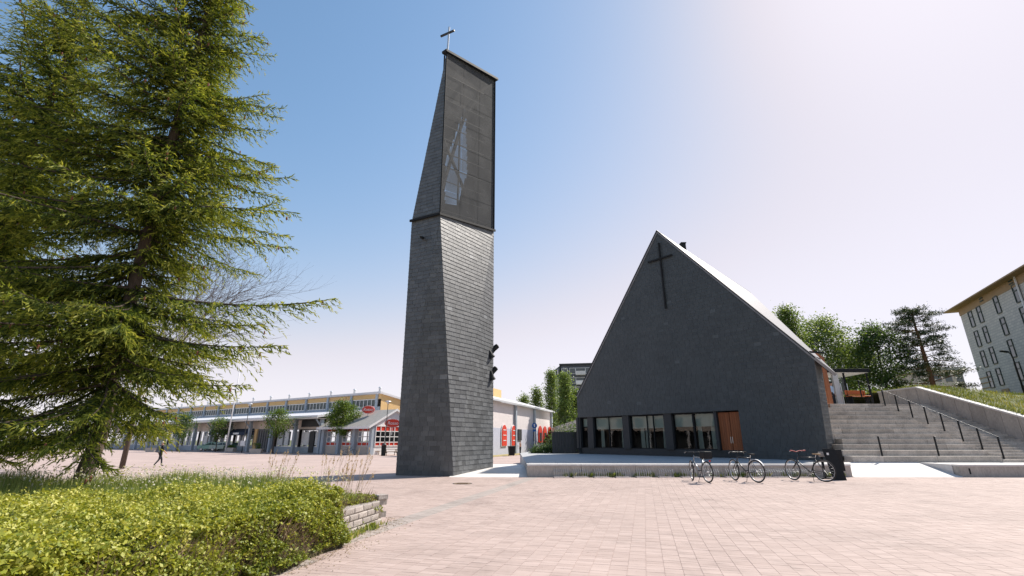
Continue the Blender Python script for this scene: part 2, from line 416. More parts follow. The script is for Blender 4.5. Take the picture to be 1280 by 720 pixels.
# ------------------------------------------------------------------ shingling
def clip_poly(P, C):
    for i in range(len(C)):
        a, b = C[i], C[(i + 1) % len(C)]; e = (b[0] - a[0], b[1] - a[1]); out = []
        side = lambda p: e[0] * (p[1] - a[1]) - e[1] * (p[0] - a[0])
        for k in range(len(P)):
            p, q = P[k], P[(k + 1) % len(P)]; sp, sq = side(p), side(q)
            if sp >= 0: out.append(p)
            if sp * sq < 0:
                t = sp / (sp - sq); out.append((p[0] + (q[0] - p[0]) * t, p[1] + (q[1] - p[1]) * t))
        P = out
        if len(P) < 3: return []
    return P
def shingle_face(pts, outward, w, row, z0, jig=.0, lap=.03):
    """pieces of one flat face; each is (vertices, faces, centre)"""
    pts = [Vector(p) for p in pts]; N = (pts[1] - pts[0]).cross(pts[2] - pts[0]).normalized()
    if N.dot(Vector(outward)) < 0: N = -N
    U = Vector((0, 0, 1)).cross(N).normalized(); W = N.cross(U).normalized()
    O = pts[0]; C = [((p - O).dot(U), (p - O).dot(W)) for p in pts]
    area = sum(C[i][0] * C[(i + 1) % len(C)][1] - C[(i + 1) % len(C)][0] * C[i][1] for i in range(len(C)))
    if area < 0: C = C[::-1]
    rw = row / max(.3, W.z); w0 = (z0 - O.z) / max(.3, W.z)
    lo = min(c[1] for c in C); hi = max(c[1] for c in C); ul = min(c[0] for c in C); uh = max(c[0] for c in C)
    out = []
    for r in range(math.floor((lo - w0) / rw), math.ceil((hi - w0) / rw)):
        b = w0 + r * rw; x = ul - w + (w / 2 if r % 2 else 0) + random.uniform(-.05, .05)
        while x < uh:
            ww = w * random.uniform(.82, 1.18); dz = random.uniform(-1, 1) * jig
            P = clip_poly([(x + .006, b + dz), (x + ww - .006, b + dz), (x + ww - .006, b + rw + .004), (x + .006, b + rw + .004)], C)
            x += ww
            if len(P) < 3: continue
            ar = abs(sum(P[i][0] * P[(i + 1) % len(P)][1] - P[(i + 1) % len(P)][0] * P[i][1] for i in range(len(P)))) / 2
            if ar < .004: continue
            k = random.uniform(.7, 1.25); n = len(P); fr = []; bk = []
            for (pu, pw) in P:
                h = (lap * k) * (1 - (pw - b) / rw) + .005
                q = O + U * pu + W * pw; fr.append(q + N * max(.004, h)); bk.append(q)
            out.append((fr + bk, [tuple(range(n))] + [(i, i + n, (i + 1) % n + n, (i + 1) % n) for i in range(n)], sum(fr, Vector()) / n, ar))
    return out
def join_pieces(name, pcs, m, parent, tr):
    V = []; F = []; A = []
    for (v, f, c, a) in pcs:
        o = len(V); V += [tuple(tr(p)) for p in v]; F += [tuple(i + o for i in q) for q in f]
        t = min(1, max(0, random.gauss(.5, .22)));
        if random.random() < .007: t = 2.6
        A += [t] * len(f)
    me = bpy.data.meshes.new(name); me.from_pydata(V, [], F); me.materials.append(m)
    at = me.attributes.new('rnd', 'FLOAT', 'FACE'); at.data.foreach_set('value', A); me.update()
    o = bpy.data.objects.new(name, me); link(o, parent); return tag(o, kind='stuff')

# ------------------------------------------------------------------ terrace, ramps, stairs (survey frame RT)
ter = empty('terrace', (0, 0, 0), kind='structure')
EDGE_Y, TZ, X0, X1 = 23.6, .55, .72, 16.0
b = MB(RT); b.prism([(X0, EDGE_Y + .35, TZ - .01), (X1, EDGE_Y + .35, TZ - .01), (X1, 27.4, TZ - .01), (26, 34, TZ - .01), (26, 60, TZ - .01), (X0 + 3, 60, TZ - .01), (X0, 44, TZ - .01)], (0, 0, -.9)); b.build('terrace_slab', M_TERR, ter)
# front wall cast in lengths, with a coping of light concrete
nb = 6
for i in range(nb):
    a0 = X0 + (X1 - X0) * i / nb; a1 = X0 + (X1 - X0) * (i + 1) / nb
    b = MB(RT); b.box(a0 + .006, a1 - .006, EDGE_Y + .03, EDGE_Y + .35, -.3, TZ - .07); b.build('wall_panel', M_CONCW, ter, bevel=.006)
    b = MB(RT); b.box(a0 + .004, a1 - .004, EDGE_Y, EDGE_Y + .42, TZ - .07, TZ + .012); b.build('coping', M_CONCL, ter, bevel=.008)
# slab joints on the terrace: flags laid in courses
fl = MB(RT)
for j in range(4):
    for i in range(22):
        x = X0 + .12 + i * .7; y = EDGE_Y + .45 + j * .7
        if x + .68 < X1 - .1: fl.box(x, x + .69, y, y + .69, TZ - .04, TZ + random.uniform(.0, .003))
tag(fl.build('flagstones', M_TERR, ter), kind='stuff')

rp = empty('tower_ramp', (0, 0, 0), kind='structure')
b = MB(RT)
V = [(-2.95, 23.45, -.005), (X0, 23.45, -.005), (-2.95, 27.6, .2), (X0, 27.6, .2), (-2.95, 36, -.005), (X0 + .0, 36, -.005), (-2.95, 36, -.4), (X0, 36, -.4), (-2.95, 23.45, -.3), (X0, 23.45, -.3)]
b.add(V, [(0, 1, 3, 2), (2, 3, 5, 4), (4, 5, 7, 6), (8, 9, 1, 0), (0, 2, 4, 6, 8), (1, 9, 7, 5, 3)]); b.build('ramp_surface', M_CONCL, rp)
rp = empty('forecourt_ramp', (0, 0, 0), kind='structure')
b = MB(RT); b.add([(X1, 23.5, -.004), (21.1, 23.5, -.004), (X1, 26.0, .55), (21.1, 26.0, .55), (X1, 26, -.3), (21.1, 26, -.3), (X1, 23.5, -.3), (21.1, 23.5, -.3)],
      [(0, 1, 3, 2), (2, 3, 5, 4), (6, 7, 1, 0), (0, 2, 4, 6), (1, 7, 5, 3)]); b.build('ramp_surface', M_CONCL, rp)
# low wall right of the ramp
lw = empty('low_wall', RT((21.1, 23.6, 0)), label='low concrete wall below the handrail end of the wide stairs', cat='wall')
for i in range(5):
    a0 = i * 3.0; b = MB(Tr(KR, 0)); b.box(a0 + .004, a0 + 2.996, 0, .35, -.3, .47); b.build('wall_panel', M_CONCW, lw, bevel=.006)
    b = MB(Tr(KR, 0)); b.box(a0 + .003, a0 + 2.997, -.02, .4, .47, .545); b.build('coping', M_CONCL, lw, bevel=.006)
    b = MB(Tr(KR, 0)); b.box(a0 + 0.4, a0 + .47, -.012, .003, .12, .38); b.build('wall_slot', M_BLACK, lw)
b = MB(RT); b.box(21.1, 36.1, 24.0, 26.0, -.3, .535); o = b.build('landing', M_CONCL); tag(o, kind='structure')

# stairs: broad seat steps on the left, walking steps half their height on the right
ST_Y, ST_Z, RISE, TREAD, NS = 26.0, .55, .29, .66, 12
RAIL_X, WALL_X = 25.95, 29.3
st = empty('stairway', RT((21, ST_Y, ST_Z)), label='wide weathered concrete stairway of seat steps beside the dark church', cat='stairs')
org = Vector((21, ST_Y, ST_Z))
T0 = Tr(KR, 0)
for k in range(NS):
    y0 = ST_Y + k * TREAD; z1 = ST_Z + (k + 1) * RISE
    yb = y0 + TREAD + .25; xl = 17.8 + max(0, min(yb, 28.62) - 27.8) * 1.176 if y0 < 28.6 else max(16.25 + (yb - 29.3) * 1.176, 17.95 - (y0 - 27.8) * .85)    # up to the church wall
    xs = [xl]; x = xl + random.uniform(1.5, 3)
    while x < RAIL_X - 1.2: xs.append(x); x += random.uniform(2.6, 3.2)
    xs.append(RAIL_X - .35)
    for i in range(len(xs) - 1):
        b = MB(T0); b.box(xs[i] + .006 - 21, xs[i + 1] - .006 - 21, y0 - ST_Y, y0 + TREAD + .25 - ST_Y, z1 - RISE - .25 - ST_Z, z1 - ST_Z + random.uniform(-.006, .004))
        b.build('seat_step', M_STEP, st, bevel=.012)
for k in range(NS * 2):
    y0 = ST_Y + k * TREAD / 2 + .0; z1 = ST_Z + (k + 1) * RISE / 2
    for (a0, a1) in ((RAIL_X - .35, 27.7), (27.7, WALL_X)):
        b = MB(T0); b.box(a0 + .004 - 21, a1 - .004 - 21, y0 - ST_Y, y0 + TREAD / 2 + .2 - ST_Y, z1 - RISE / 2 - .2 - ST_Z, z1 - ST_Z - (.006 if k == 23 else 0) + random.uniform(-.003, .003))
        b.build('step', M_STEP, st, bevel=.008)
TOP_Y, TOP_Z = ST_Y + NS * TREAD, ST_Z + NS * RISE
SL = RISE / TREAD
def stz(y): return ST_Z + (y - ST_Y) * SL + RISE * .6
M_STEELD = mat('dull_steel', (.2, .2, .2), .5, .1, 8, metal=.6)
def handrail(x, ys, label, rail=True):
    r = empty('handrail', RT((x, ys[0], stz(ys[0]))), label=label, cat='handrail'); o0 = Vector((x, ys[0], stz(ys[0])))
    tops = []
    for y in ys:
        b = MB(T0); p = Vector((x, y, stz(y))) - o0; b.bar(p + Vector((0, 0, -.25)), p + Vector((0, 0, .98)), .065, .05, (0, 1, 0)); b.build('post', M_BLACK, r)
        tops.append(p + Vector((0, 0, 1.0)))
    b = MB(T0)
    b.tube([tops[0] + Vector((0, -.3, -.13))] + tops + [tops[-1] + Vector((0, .4, 0))], .010, 8); b.build('rail', M_STEELD, r, smooth=True)
handrail(RAIL_X, [26.25 + i * 1.03 for i in range(10)], 'long black-posted steel handrail climbing the stairway beside the walking steps')
handrail(19.6, [26.3], 'short handrail with black posts on the seat steps by the church wall')
handrail(22.6, [26.3], 'short handrail with black posts midway along the seat steps')

# upper level
up = MB(RT); up.prism([(16, 29.6, TOP_Z - .02), (20, TOP_Y + .15, TOP_Z - .02), (WALL_X + .1, TOP_Y + .15, TOP_Z - .02), (WALL_X + .1, 120, TOP_Z - .02), (8, 120, TOP_Z - .02), (8, 50, TOP_Z - .02)][1:], (0, 0, -4.6))
o = up.build('upper_terrace', M_CONC); tag(o, kind='structure')
# retaining wall: cast panels with joints and a pale coping
def wtop(y): return 2.83 + (min(y, 34.6) - 27.8) * .356
rw = empty('retaining_wall', RT((WALL_X, 24, 0)), label='tall sloping concrete retaining wall with pale coping beside the stairs', cat='wall'); o0 = Vector((WALL_X, 24, 0))
y = 22.6; PLN = .92
while y < 37.4:
    y1 = y + PLN; b = MB(T0)
    b.prism([Vector((0, y + .014, -.3)) - Vector((0, 24, 0)), Vector((0, y1 - .014 - 24, -.3)), Vector((0, y1 - .014 - 24, wtop(y1))), Vector((0, y + .014 - 24, wtop(y)))], (.32 + random.uniform(-.004, .004), 0, 0)); b.build('wall_panel', M_CONCW, rw)
    b = MB(T0); b.prism([Vector((-.03, y + .003 - 24, wtop(y))), Vector((-.03, y1 - .003 - 24, wtop(y1))), Vector((-.03, y1 - .003 - 24, wtop(y1) + .1)), Vector((-.03, y + .003 - 24, wtop(y) + .1))], (.42, 0, 0)); b.build('coping', M_CONCL, rw)
    y = y1
# grass bank behind it
def bank(x, y):
    x, y = x / KR, y / KR
    e = smooth((x - WALL_X - .3) / 9); return (wtop(y) + .06 + e * -.6 + .05 * math.sin(x * 2.3) * math.sin(y * 1.9)) * KR
bk = grid_sheet('grass_bank', np.linspace((WALL_X + .34) * KR, 75, 40), np.linspace(19, 95, 60), bank, M_GRASSG); tag(bk, kind='structure')
M_BLADE = leaf_mat('grass_blades', [(0, (.10, .13, .03)), (.5, (.19, .22, .05)), (.8, (.33, .31, .09)), (1, (.45, .38, .17))], .3)
n = 26000; gx = (WALL_X + .36) * KR + RNG.uniform(0, 1, n) ** 1.5 * 13; gy = RNG.uniform(20, 44, n)
P = np.stack([gx, gy, [bank(a, c) for a, c in zip(gx, gy)]], 1)
A = np.stack([RNG.normal(0, .045, n), RNG.normal(0, .045, n), RNG.uniform(.04, .14, n)], 1); B = np.stack([RNG.uniform(-.02, .02, n), RNG.uniform(-.02, .02, n), np.zeros(n)], 1)
gb = leaves('bank_grass', P + A * .8, A, B, RNG.uniform(0, 1, n) * .6 + .4 * (np.sin(gx * 1.3) * np.sin(gy * .9) * .5 + .5), M_BLADE); tag(gb, 'long yellowing grass on the bank above the retaining wall', 'grass')

# ------------------------------------------------------------------ church (survey frame RT)
FR = Vector((17.7, 27.8, 0)); D1 = Vector((-.648, .762, 0)).normalized(); NF = Vector((-.762, -.648, 0)).normalized(); D2 = -NF
def Fp(t, z, off=0): return FR + D1 * t + NF * off + Vector((0, 0, z))
def tz(px, py, off=0):
    k, r = ray(px, py); F0 = FR + NF * off
    t = (F0.x - k * F0.y) / (k * D1.y - D1.x); y = F0.y + D1.y * t; return t, 1.65 + r * y
ch = empty('church', RT(FR + Vector((0, 0, TZ))), label='dark slate church with steep gable, wall cross and low window band', cat='church')
class Off:
    def __init__(s, tr, o): s.tr = tr; s.o = tr(o)
    def __call__(s, p): return s.tr(p) - s.o
CT = Off(RT, FR + Vector((0, 0, TZ)))
tA, zA = tz(821.5, 288.5); tB, zB = tz(1016.5, 445); tL, zL = tz(724, 495); tL = 18.55
zW = 3.49; tDt = tz(923, 513)[0]; tDb = tz(930, 567)[0]
A = Fp(tA, zA); Bv = Fp(tB, zB); Lv = Fp(tL, zL)
Rk, Rr = ray(937, 365); s = (A.x - Rk * A.y) / (Rk * D2.y - D2.x); Rg = A + D2 * s; Rg.z = 1.65 + Rr * Rg.y
pn = (Bv - A).cross(Rg - A).normalized()
def hit(px, py, P0, n):
    k, r = ray(px, py); d = Vector((k, 1, r)); o = Vector((0, 0, 1.65)); return o + d * ((P0 - o).dot(n) / d.dot(n))
E2 = hit(1046, 468, A, pn)
print('church A', A, 'B', Bv, 'L', Lv, 'Rg', Rg, 'E2', E2, 'door', tDt, tDb)
sides = [Fp(0, TZ - .9), Fp(tB, zB)]
pent_up = [Fp(tB * zW / zB, zW), Bv, A, Lv, Fp(tL, zW)]
low_r = [Fp(0, TZ - .05), Fp(tB * zW / zB, zW), Fp(tDt, zW), Fp(tDb, TZ - .05)]
b = MB(CT); b.poly(pent_up); b.poly(low_r)
REC = .34
b.poly([Fp(tDt, zW), Fp(tL, zW), Fp(tL, zW, -REC), Fp(tDt, zW, -REC)])                       # lintel
b.poly([Fp(tDt, zW), Fp(tDt, zW, -REC), Fp(tDb, TZ, -REC), Fp(tDb, TZ)])                     # jamb
b.build('front_wall', M_UNDER, ch)
pcs = shingle_face(pent_up, NF, .40, .23, TZ, .004, .014) + shingle_face(low_r, NF, .40, .23, TZ, .004, .014)
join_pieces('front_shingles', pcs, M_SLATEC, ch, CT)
# flank, back and left walls
SE = 1.15
Bd = Bv + D2 * SE; Bs = Bd + (-D1) * 0
flank = [Fp(0, TZ - .05), Fp(0, TZ - .05) + D2 * SE, Bd, Bv]
b = MB(CT); b.poly(flank); b.poly([Fp(0, TZ) + D2 * SE, Bd, Bd + D1 * 2.4, Fp(2.4, TZ) + D2 * SE])
b.build('flank_wall', M_UNDER, ch)
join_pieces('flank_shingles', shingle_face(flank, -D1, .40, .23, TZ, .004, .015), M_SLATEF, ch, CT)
LEN = (Rg - A).length
b = MB(CT)
Lb = Lv + D2 * LEN; Lb.z = 4.6
b.poly([Fp(tL, -.3), Lv, Lb, Fp(tL, -.3) + D2 * LEN])
Ei = E2.lerp(Rg, .35) - Vector((0, 0, .4)); Rz = Vector((Rg.x, Rg.y, -.3)); Rl = Rg - Vector((0, 0, .25))
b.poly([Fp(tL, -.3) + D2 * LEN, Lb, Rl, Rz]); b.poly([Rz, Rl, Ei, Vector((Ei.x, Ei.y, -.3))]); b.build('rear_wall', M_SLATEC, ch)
# entrance wall of red pine, board by board, and porch floor
rec = 2.0; nbd = 22
for i in range(nbd):
    a0 = SE + i * .5; b = MB(CT); p = Fp(rec, TZ) + D2 * a0; zt = A.z - ((p.x - A.x) * pn.x + (p.y - A.y) * pn.y) / pn.z - .35
    if i > 16: break
    b.prism([p, p + D2 * .485, p + D2 * .485 + Vector((0, 0, zt - TZ)), p + Vector((0, 0, zt - TZ))], -D1 * (.04 + .01 * (i % 2))); b.build('entrance_board', M_WOOD, ch)
# roof: slate slopes with real thickness and boarded soffit
def thick(name, pts, n, th, m, inset=0):
    b = MB(CT); b.prism([p + n * .02 for p in pts], -n * th); return b.build(name, m, ch)
if pn.z < 0: pn = -pn
ov = NF * .06
E3 = E2 + (Rg - A).normalized() * 9 + Vector((0, 0, 0)); E3 = E2 + D2 * 8; E3.z = E2.z - 1.0
thick('right_roof_slope', [A + ov, Bv + ov - D1 * .12 + Vector((0, 0, -.12)), E2, Rg], pn, .16, M_ROOF)
lp = (Lv - A).cross(Rg - A).normalized(); lp = lp if lp.z > 0 else -lp
thick('left_roof_slope', [A + ov, Rg, Lb, Lv + ov], lp, .16, M_ROOF)
b = MB(CT); q = [Bv - D1 * .05, E2, Rg, A]; b.poly([p - pn * .17 for p in (Bv, E2, E2.lerp(Rg, .45), Bv.lerp(A, .3))]); b.build('soffit', M_SOFFIT, ch)
b = MB(CT); 
for (p, q) in ((A + ov, Bv + ov - D1 * .1 + Vector((0, 0, -.1))), (A + ov, Lv + ov)): b.bar(p + Vector((0, 0, .0)), q, .1, .07)
b.build('verge_trim', M_DARK, ch)
b = MB(CT); c = A.lerp(Rg, .24) + pn * .0; b.bar(c + Vector((0, 0, -.4)), c + Vector((0, 0, .38)), .36, .36, (0, 1, 0)); b.bar(c + Vector((0, 0, .38)), c + Vector((0, 0, .46)), .46, .46, (0, 1, 0)); b.tube([c + Vector((.25, .5, -.4)), c + Vector((.25, .5, .5))], .09, 8); b.build('chimney', M_BLACK, ch)
b = MB(CT); c = Bv + D2 * .9; b.bar(c + Vector((-.5, 0, .35)), c + Vector((.35, 0, .3)), .1, .1); b.build('snow_hook', M_BLACK, ch)
# wall cross
c0 = tz(824, 304); c1 = tz(833, 386); h0 = tz(811, 328.5); h1 = tz(841, 319)
b = MB(CT); b.bar(Fp(*c0, .1), Fp(*c1, .1), .11, .10, NF); b.build('cross_upright', M_BLACK, ch)
b = MB(CT); b.bar(Fp(*h0, .12), Fp(*h1, .12), .11, .10, NF); b.build('cross_beam', M_BLACK, ch)
# window band
def tx(px): return tz(px, 540, -REC)[0]
b = MB(CT); b.prism([Fp(tDb, TZ, -REC + .02), Fp(tL, TZ, -REC + .02), Fp(tL, 1.02, -REC + .02), Fp(tDb, 1.02, -REC + .02)], NF * .1); b.build('plinth', M_DARK, ch)
def pier(p0, p1):
    b = MB(CT); b.prism([Fp(tx(p0), 1.0, -REC - .05), Fp(tx(p1), 1.0, -REC - .05), Fp(tx(p1), zW, -REC - .05), Fp(tx(p0), zW, -REC - .05)], NF * .3); b.build('window_pier', M_DARK, ch)
for p in ((723, 728), (737, 744), (781, 789), (833, 843), (896.5, 900)): pier(*p)
def window(p0, p1, pale_top, mull=()):
    t0, t1 = tx(p0), tx(p1); w = MB(CT)
    for t in (t0, t1): w.bar(Fp(t, 1.0, -REC), Fp(t, zW, -REC), .07, .1, NF)
    for z in (1.03, zW - .05): w.bar(Fp(t0, z, -REC), Fp(t1, z, -REC), .1, .08, NF)
    for m in mull: w.bar(Fp(tx(m), 1.0, -REC), Fp(tx(m), zW, -REC), .06, .09, NF)
    fr = w.build('window', M_BLACK, ch)
    cuts = [t0] + [tx(m) for m in mull] + [t1]
    for a, c in zip(cuts[:-1], cuts[1:]):
        g = MB(CT); g.poly([Fp(a, 1.05, -REC - .03), Fp(c, 1.05, -REC - .03), Fp(c, zW - .07, -REC - .03), Fp(a, zW - .07, -REC - .03)]); g.build('pane', M_GLASS, fr)
    if pale_top:
        zb = zW - (zW - 1.0) * pale_top; g = MB(CT); g.prism([Fp(t0 - .05, zb, -REC - .16), Fp(t1 + .05, zb, -REC - .16), Fp(t1 + .05, zW - .06, -REC - .16), Fp(t0 - .05, zW - .06, -REC - .16)], D2 * .012); g.build('pale_window_panel', M_WINPALE, fr)  # pale panel behind the upper glass stands in for its bright reflection
window(728, 737, .3); window(744, 781, .40, (762,)); window(789, 833, .40, (810, 818)); window(843, 868, .38); window(869, 896.5, .38)
# the room behind
b = MB(CT); rd = 5.5
b.poly([Fp(tDb, TZ + .02, -REC), Fp(tL - .02, TZ + .02, -REC), Fp(tL - .02, TZ + .02, -rd), Fp(tDb, TZ + .02, -rd)]); b.poly([Fp(tDb, TZ, -rd), Fp(tL - .02, TZ, -rd), Fp(tL - .02, zW, -rd), Fp(tDb, zW, -rd)])
b.poly([Fp(tL - .02, TZ, -REC), Fp(tL - .02, TZ, -rd), Fp(tL - .02, zW, -rd), Fp(tL - .02, zW, -REC)]); b.poly([Fp(tDt - 2, zW - .01, -REC), Fp(tL - .02, zW - .01, -REC), Fp(tL - .02, zW - .01, -rd), Fp(tDt - 2, zW - .01, -rd)])
b.poly([Fp(tDb, TZ, -REC - .1), Fp(tDb, TZ, -rd), Fp(tDb, zW, -rd), Fp(tDb, zW, -REC - .1)])
b.build('hall_interior', mat('hall_paint', (.06, .06, .06), .8, .1), ch)
for px in (750, 776, 800, 806, 828, 872, 889, 894):
    t = tx(px); b = MB(CT); n_ = 7
    for i in range(n_):
        o = .05 * math.sin(i * 2.1); b.bar(Fp(t + (i - 3) * .05, 1.05, -REC - .35 - .03 * (i % 2)), Fp(t + (i - 3) * .035, zW - .1, -REC - .35 - .03 * (i % 2)), .055, .02, NF)
    b.build('curtain', M_WINPALE, ch)
# slanted door: two boarded leaves in a dark frame
def dt(z): return tDb + (tDt - tDb) * (z - TZ) / (zW - TZ)
t_in = tx(900)
for (a, c) in ((0.02, .49), (.51, .98)):
    f0 = lambda z, u: dt(z) + (t_in - dt(z)) * u
    leaf = MB(CT); leaf.prism([Fp(f0(TZ + .05, a), TZ + .05, -REC + .04), Fp(f0(TZ + .05, c), TZ + .05, -REC + .04), Fp(f0(zW - .08, c), zW - .08, -REC + .04), Fp(f0(zW - .08, a), zW - .08, -REC + .04)], D2 * .05)
    lf = leaf.build('door_leaf', M_WOOD, ch)
    for i in range(5):
        u0 = a + (c - a) * i / 5; u1 = a + (c - a) * (i + 1) / 5 - .012; bd = MB(CT)
        bd.prism([Fp(f0(TZ + .06, u0), TZ + .06, -REC + .042), Fp(f0(TZ + .06, u1), TZ + .06, -REC + .042), Fp(f0(zW - .09, u1), zW - .09, -REC + .042), Fp(f0(zW - .09, u0), zW - .09, -REC + .042)], NF * .02); bd.build('board', M_WOOD, lf)
    h = MB(CT); uu = .46 if a < .3 else .54; h.tube([Fp(f0(1.45, uu), 1.45, -REC + .12), Fp(f0(1.85, uu), 1.85, -REC + .12)], .02, 6); h.build('handle', M_STEEL, lf)
# entrance canopy at the top of the stairs
cp = empty('entrance_canopy', RT((26, 38, TOP_Z)), label='flat dark glazed canopy by the church entrance at the stair head', cat='canopy'); CO = Off(RT, (26, 38, TOP_Z))
cz = spt(1060, 466, 38).z; xa, xb = spt(1030, 466, 38).x, spt(1083, 466, 38).x
b = MB(CO); b.box(xa, xb, 37.6, 41, cz, cz + .28); b.build('roof', M_BLACK, cp, bevel=.01)
b = MB(CO); b.box(xa + .1, xb - .1, 37.7, 40.9, cz - .03, cz - .003); b.build('ceiling', M_WHITE, cp)
for px, yy in ((1055, 37.9), (1083.5, 37.9), (1056, 40.7), (1083, 40.7)):
    x = spt(px, 470, 38).x - .1; b = MB(CO); b.bar((x, yy, TOP_Z), (x, yy, cz - .03), .1, .1, (0, 1, 0)); b.build('post', M_BLACK, cp)
x0 = spt(1055, 470, 38).x; b = MB(CO); b.poly([(x0, 40.6, TOP_Z + .1), (xb - .15, 40.6, TOP_Z + .1), (xb - .15, 40.6, cz - .05), (x0, 40.6, cz - .05)]); b.build('glass_pane', M_GLASS, cp)
b = MB(CO); xq = spt(1046.5, 490, 37.6).x; b.box(xq, xq + .42, 37.75, 37.95, TOP_Z, cz - .05); b.build('pale_column', M_CONCL, cp)
fr_ = MB(CO); 
for dx in (.55, 1.05): fr_.bar((xq + dx, 37.85, TOP_Z), (xq + dx, 37.85, TOP_Z + 1.9), .05, .05, (0, 1, 0))
fr_.build('notice_frame', M_ALU, cp)

# ------------------------------------------------------------------ bell tower (survey frame RT)
L0 = Vector((-5.75, 24.9, 0)); C0 = Vector((-2.81, 24.0, 0)); R0 = Vector((-1.07, 28.0, 0))
MZ = 13.84
k, r = ray(550, 268); Cm = Vector((k * 24.0, 24.0, MZ))
k, r = ray(558.5, 66); TZt = 1.65 + r * 24.0; Tp = Vector((k * 24.0, 24.0, TZt))
Lm = Vector((L0.x - .12, L0.y, MZ)); k, r = ray(617, 288.5); Rm = Vector((k * 28.0, 28.0, 1.65 + r * 28.0)); k, r = ray(618.5, 100); Rt = Vector((k * 28.0, 28.0, 1.65 + r * 28.0))
Bm = Lm + (Rt - Tp) * .92; B0 = Vector((Bm.x, Bm.y, 0))
print('tower', Cm, Tp, Lm, Rm, Rt, Bm)
tw = empty('bell_tower', RT((-3.4, 25.5, 0)), label='tall twisted slate bell tower with dark mesh belfry and cross on top', cat='tower'); TT = Off(RT, (-3.4, 25.5, 0))
zl = Vector((0, 0, -.2))
faces = [([L0, C0, Cm], (-.3, -1, 0)), ([L0, Cm, Lm], (-.3, -1, 0)), ([C0, Rm, Cm], (1, -.6, 0)), ([C0, R0, Rm], (1, -.6, 0))]
b = MB(TT)
for f, n in faces: b.poly(f)
b.poly([R0, B0, Bm, Rm]); b.poly([B0, L0, Lm, Bm]); b.poly([L0 + zl, C0 + zl, C0, L0]); b.poly([C0 + zl, R0 + zl, R0, C0])
b.poly([Lm, Cm, Rm, Bm]); b.poly([Lm, Cm, Tp]); b.poly([Rm, Bm, Rt]); b.build('core', M_UNDER, tw)
pl = shingle_face(faces[0][0], faces[0][1], .42, .23, 0, .004, .017) + shingle_face(faces[1][0], faces[1][1], .42, .23, 0, .004, .017) + shingle_face([Lm, Cm, Tp], (-.3, -1, 0), .42, .23, 0, .004, .017)
pr = shingle_face(faces[2][0], faces[2][1], .42, .23, 0, .004, .017) + shingle_face(faces[3][0], faces[3][1], .42, .23, 0, .004, .017)
pb = shingle_face([R0, B0, Bm, Rm], (1, 1, 0), .42, .23, 0, .004, .017) + shingle_face([B0, L0, Lm, Bm], (-1, 1, 0), .42, .23, 0, .004, .017)
pr.sort(key=lambda p: p[2].z + (5 if p[3] < .03 else 0))
for (v, f, c, a) in pr[:300]:
    m_ = MB(TT); m_.add([p - c for p in v], f); me = bpy.data.meshes.new('shingle')
    me.from_pydata([tuple((p - c) * KR) for p in v], [], f); me.materials.append(M_SLATE); me.update()
    o = bpy.data.objects.new('shingle', me); link(o, tw); o.location = TT(c)
join_pieces('shingles', pr[300:] + pl + pb, M_SLATEF, tw, TT)
# leaning rear wall of the belfry with its open triangle
ex = (Rt - Tp); ey = Lm - Tp; nb_ = ex.cross(ey).normalized()
hole = [hit(*p, Tp, nb_) for p in ((582, 135), (584, 216), (572, 256), (556, 254), (557.5, 200))]
def ab(p):
    d = p - Tp; g11, g12, g22 = ex.dot(ex), ex.dot(ey), ey.dot(ey); x, y = d.dot(ex), d.dot(ey); D = g11 * g22 - g12 * g12
    return ((x * g22 - y * g12) / D, (y * g11 - x * g12) / D)
H = [ab(p) for p in hole]
def inside(p, Q):
    r = False
    for i in range(len(Q)):
        a, c = Q[i], Q[i - 1]
        if (a[1] > p[1]) != (c[1] > p[1]) and p[0] < (c[0] - a[0]) * (p[1] - a[1]) / (c[1] - a[1]) + a[0]: r = not r
    return r
b = MB(TT); NA, NB = 40, 110
for i in range(NA):
    for j in range(NB):
        if inside(((i + .5) / NA, (j + .5) / NB), H): continue
        b.poly([Tp + ex * (i + di) / NA + ey * (j + dj) / NB for di, dj in ((0, 0), (1, 0), (1, 1), (0, 1))])
b.build('rear_wall', M_DARK, tw)
b = MB(TT); b.poly([p - nb_ * .04 for p in hole]); b.build('rear_mesh', perforated('rear_black_mesh', (.07, .07, .07), .55), tw)
# steel frame inside
fw_ = MB(TT); inn = Vector((-.35, .5, 0)); ins = Vector((.12, .1, 0))
for i in range(12):
    z = MZ + (TZt - MZ) * (i + .5) / 12.0; u = (i + .5) / 12
    p, q = Cm.lerp(Tp, u), Rm.lerp(Rt, u); fw_.bar(p + inn * .4, q + inn * .4, .045, .045); 
for (a, c) in ((Cm, Tp), (Cm.lerp(Rm, .33), Tp.lerp(Rt, .33)), (Cm.lerp(Rm, .66), Tp.lerp(Rt, .66)), (Rm, Rt)): fw_.bar(a + inn * .5, c + inn * .5, .09, .09, (1, 0, 0))
fw_.bar(Cm.lerp(Rm, .05) + inn * 1.5 + Vector((0, 0, 1)), Tp.lerp(Rt, .5) + inn * 1.0 + Vector((0, 0, -3)), .16, .16); fw_.bar(Cm.lerp(Rm, .6) + inn * 1.5 + Vector((0, 0, 2.2)), Cm.lerp(Tp, .55) + inn * 1.2, .14, .14)
fw_.build('inner_frame', M_DARK, tw)
M_MESH = perforated('black_mesh', (.078, .081, .083), .27)
NC, NR = 3, 7
for i in range(NC):
    for j in range(NR):
        u0, u1, w0, w1 = i / NC + .002, (i + 1) / NC - .002, j / NR + .001, (j + 1) / NR - .001
        q = lambda u, w: Cm.lerp(Rm, u).lerp(Tp.lerp(Rt, u), w)
        b = MB(TT); b.poly([q(u0, w0), q(u1, w0), q(u1, w1), q(u0, w1)]); b.build('mesh_panel', M_MESH, tw)
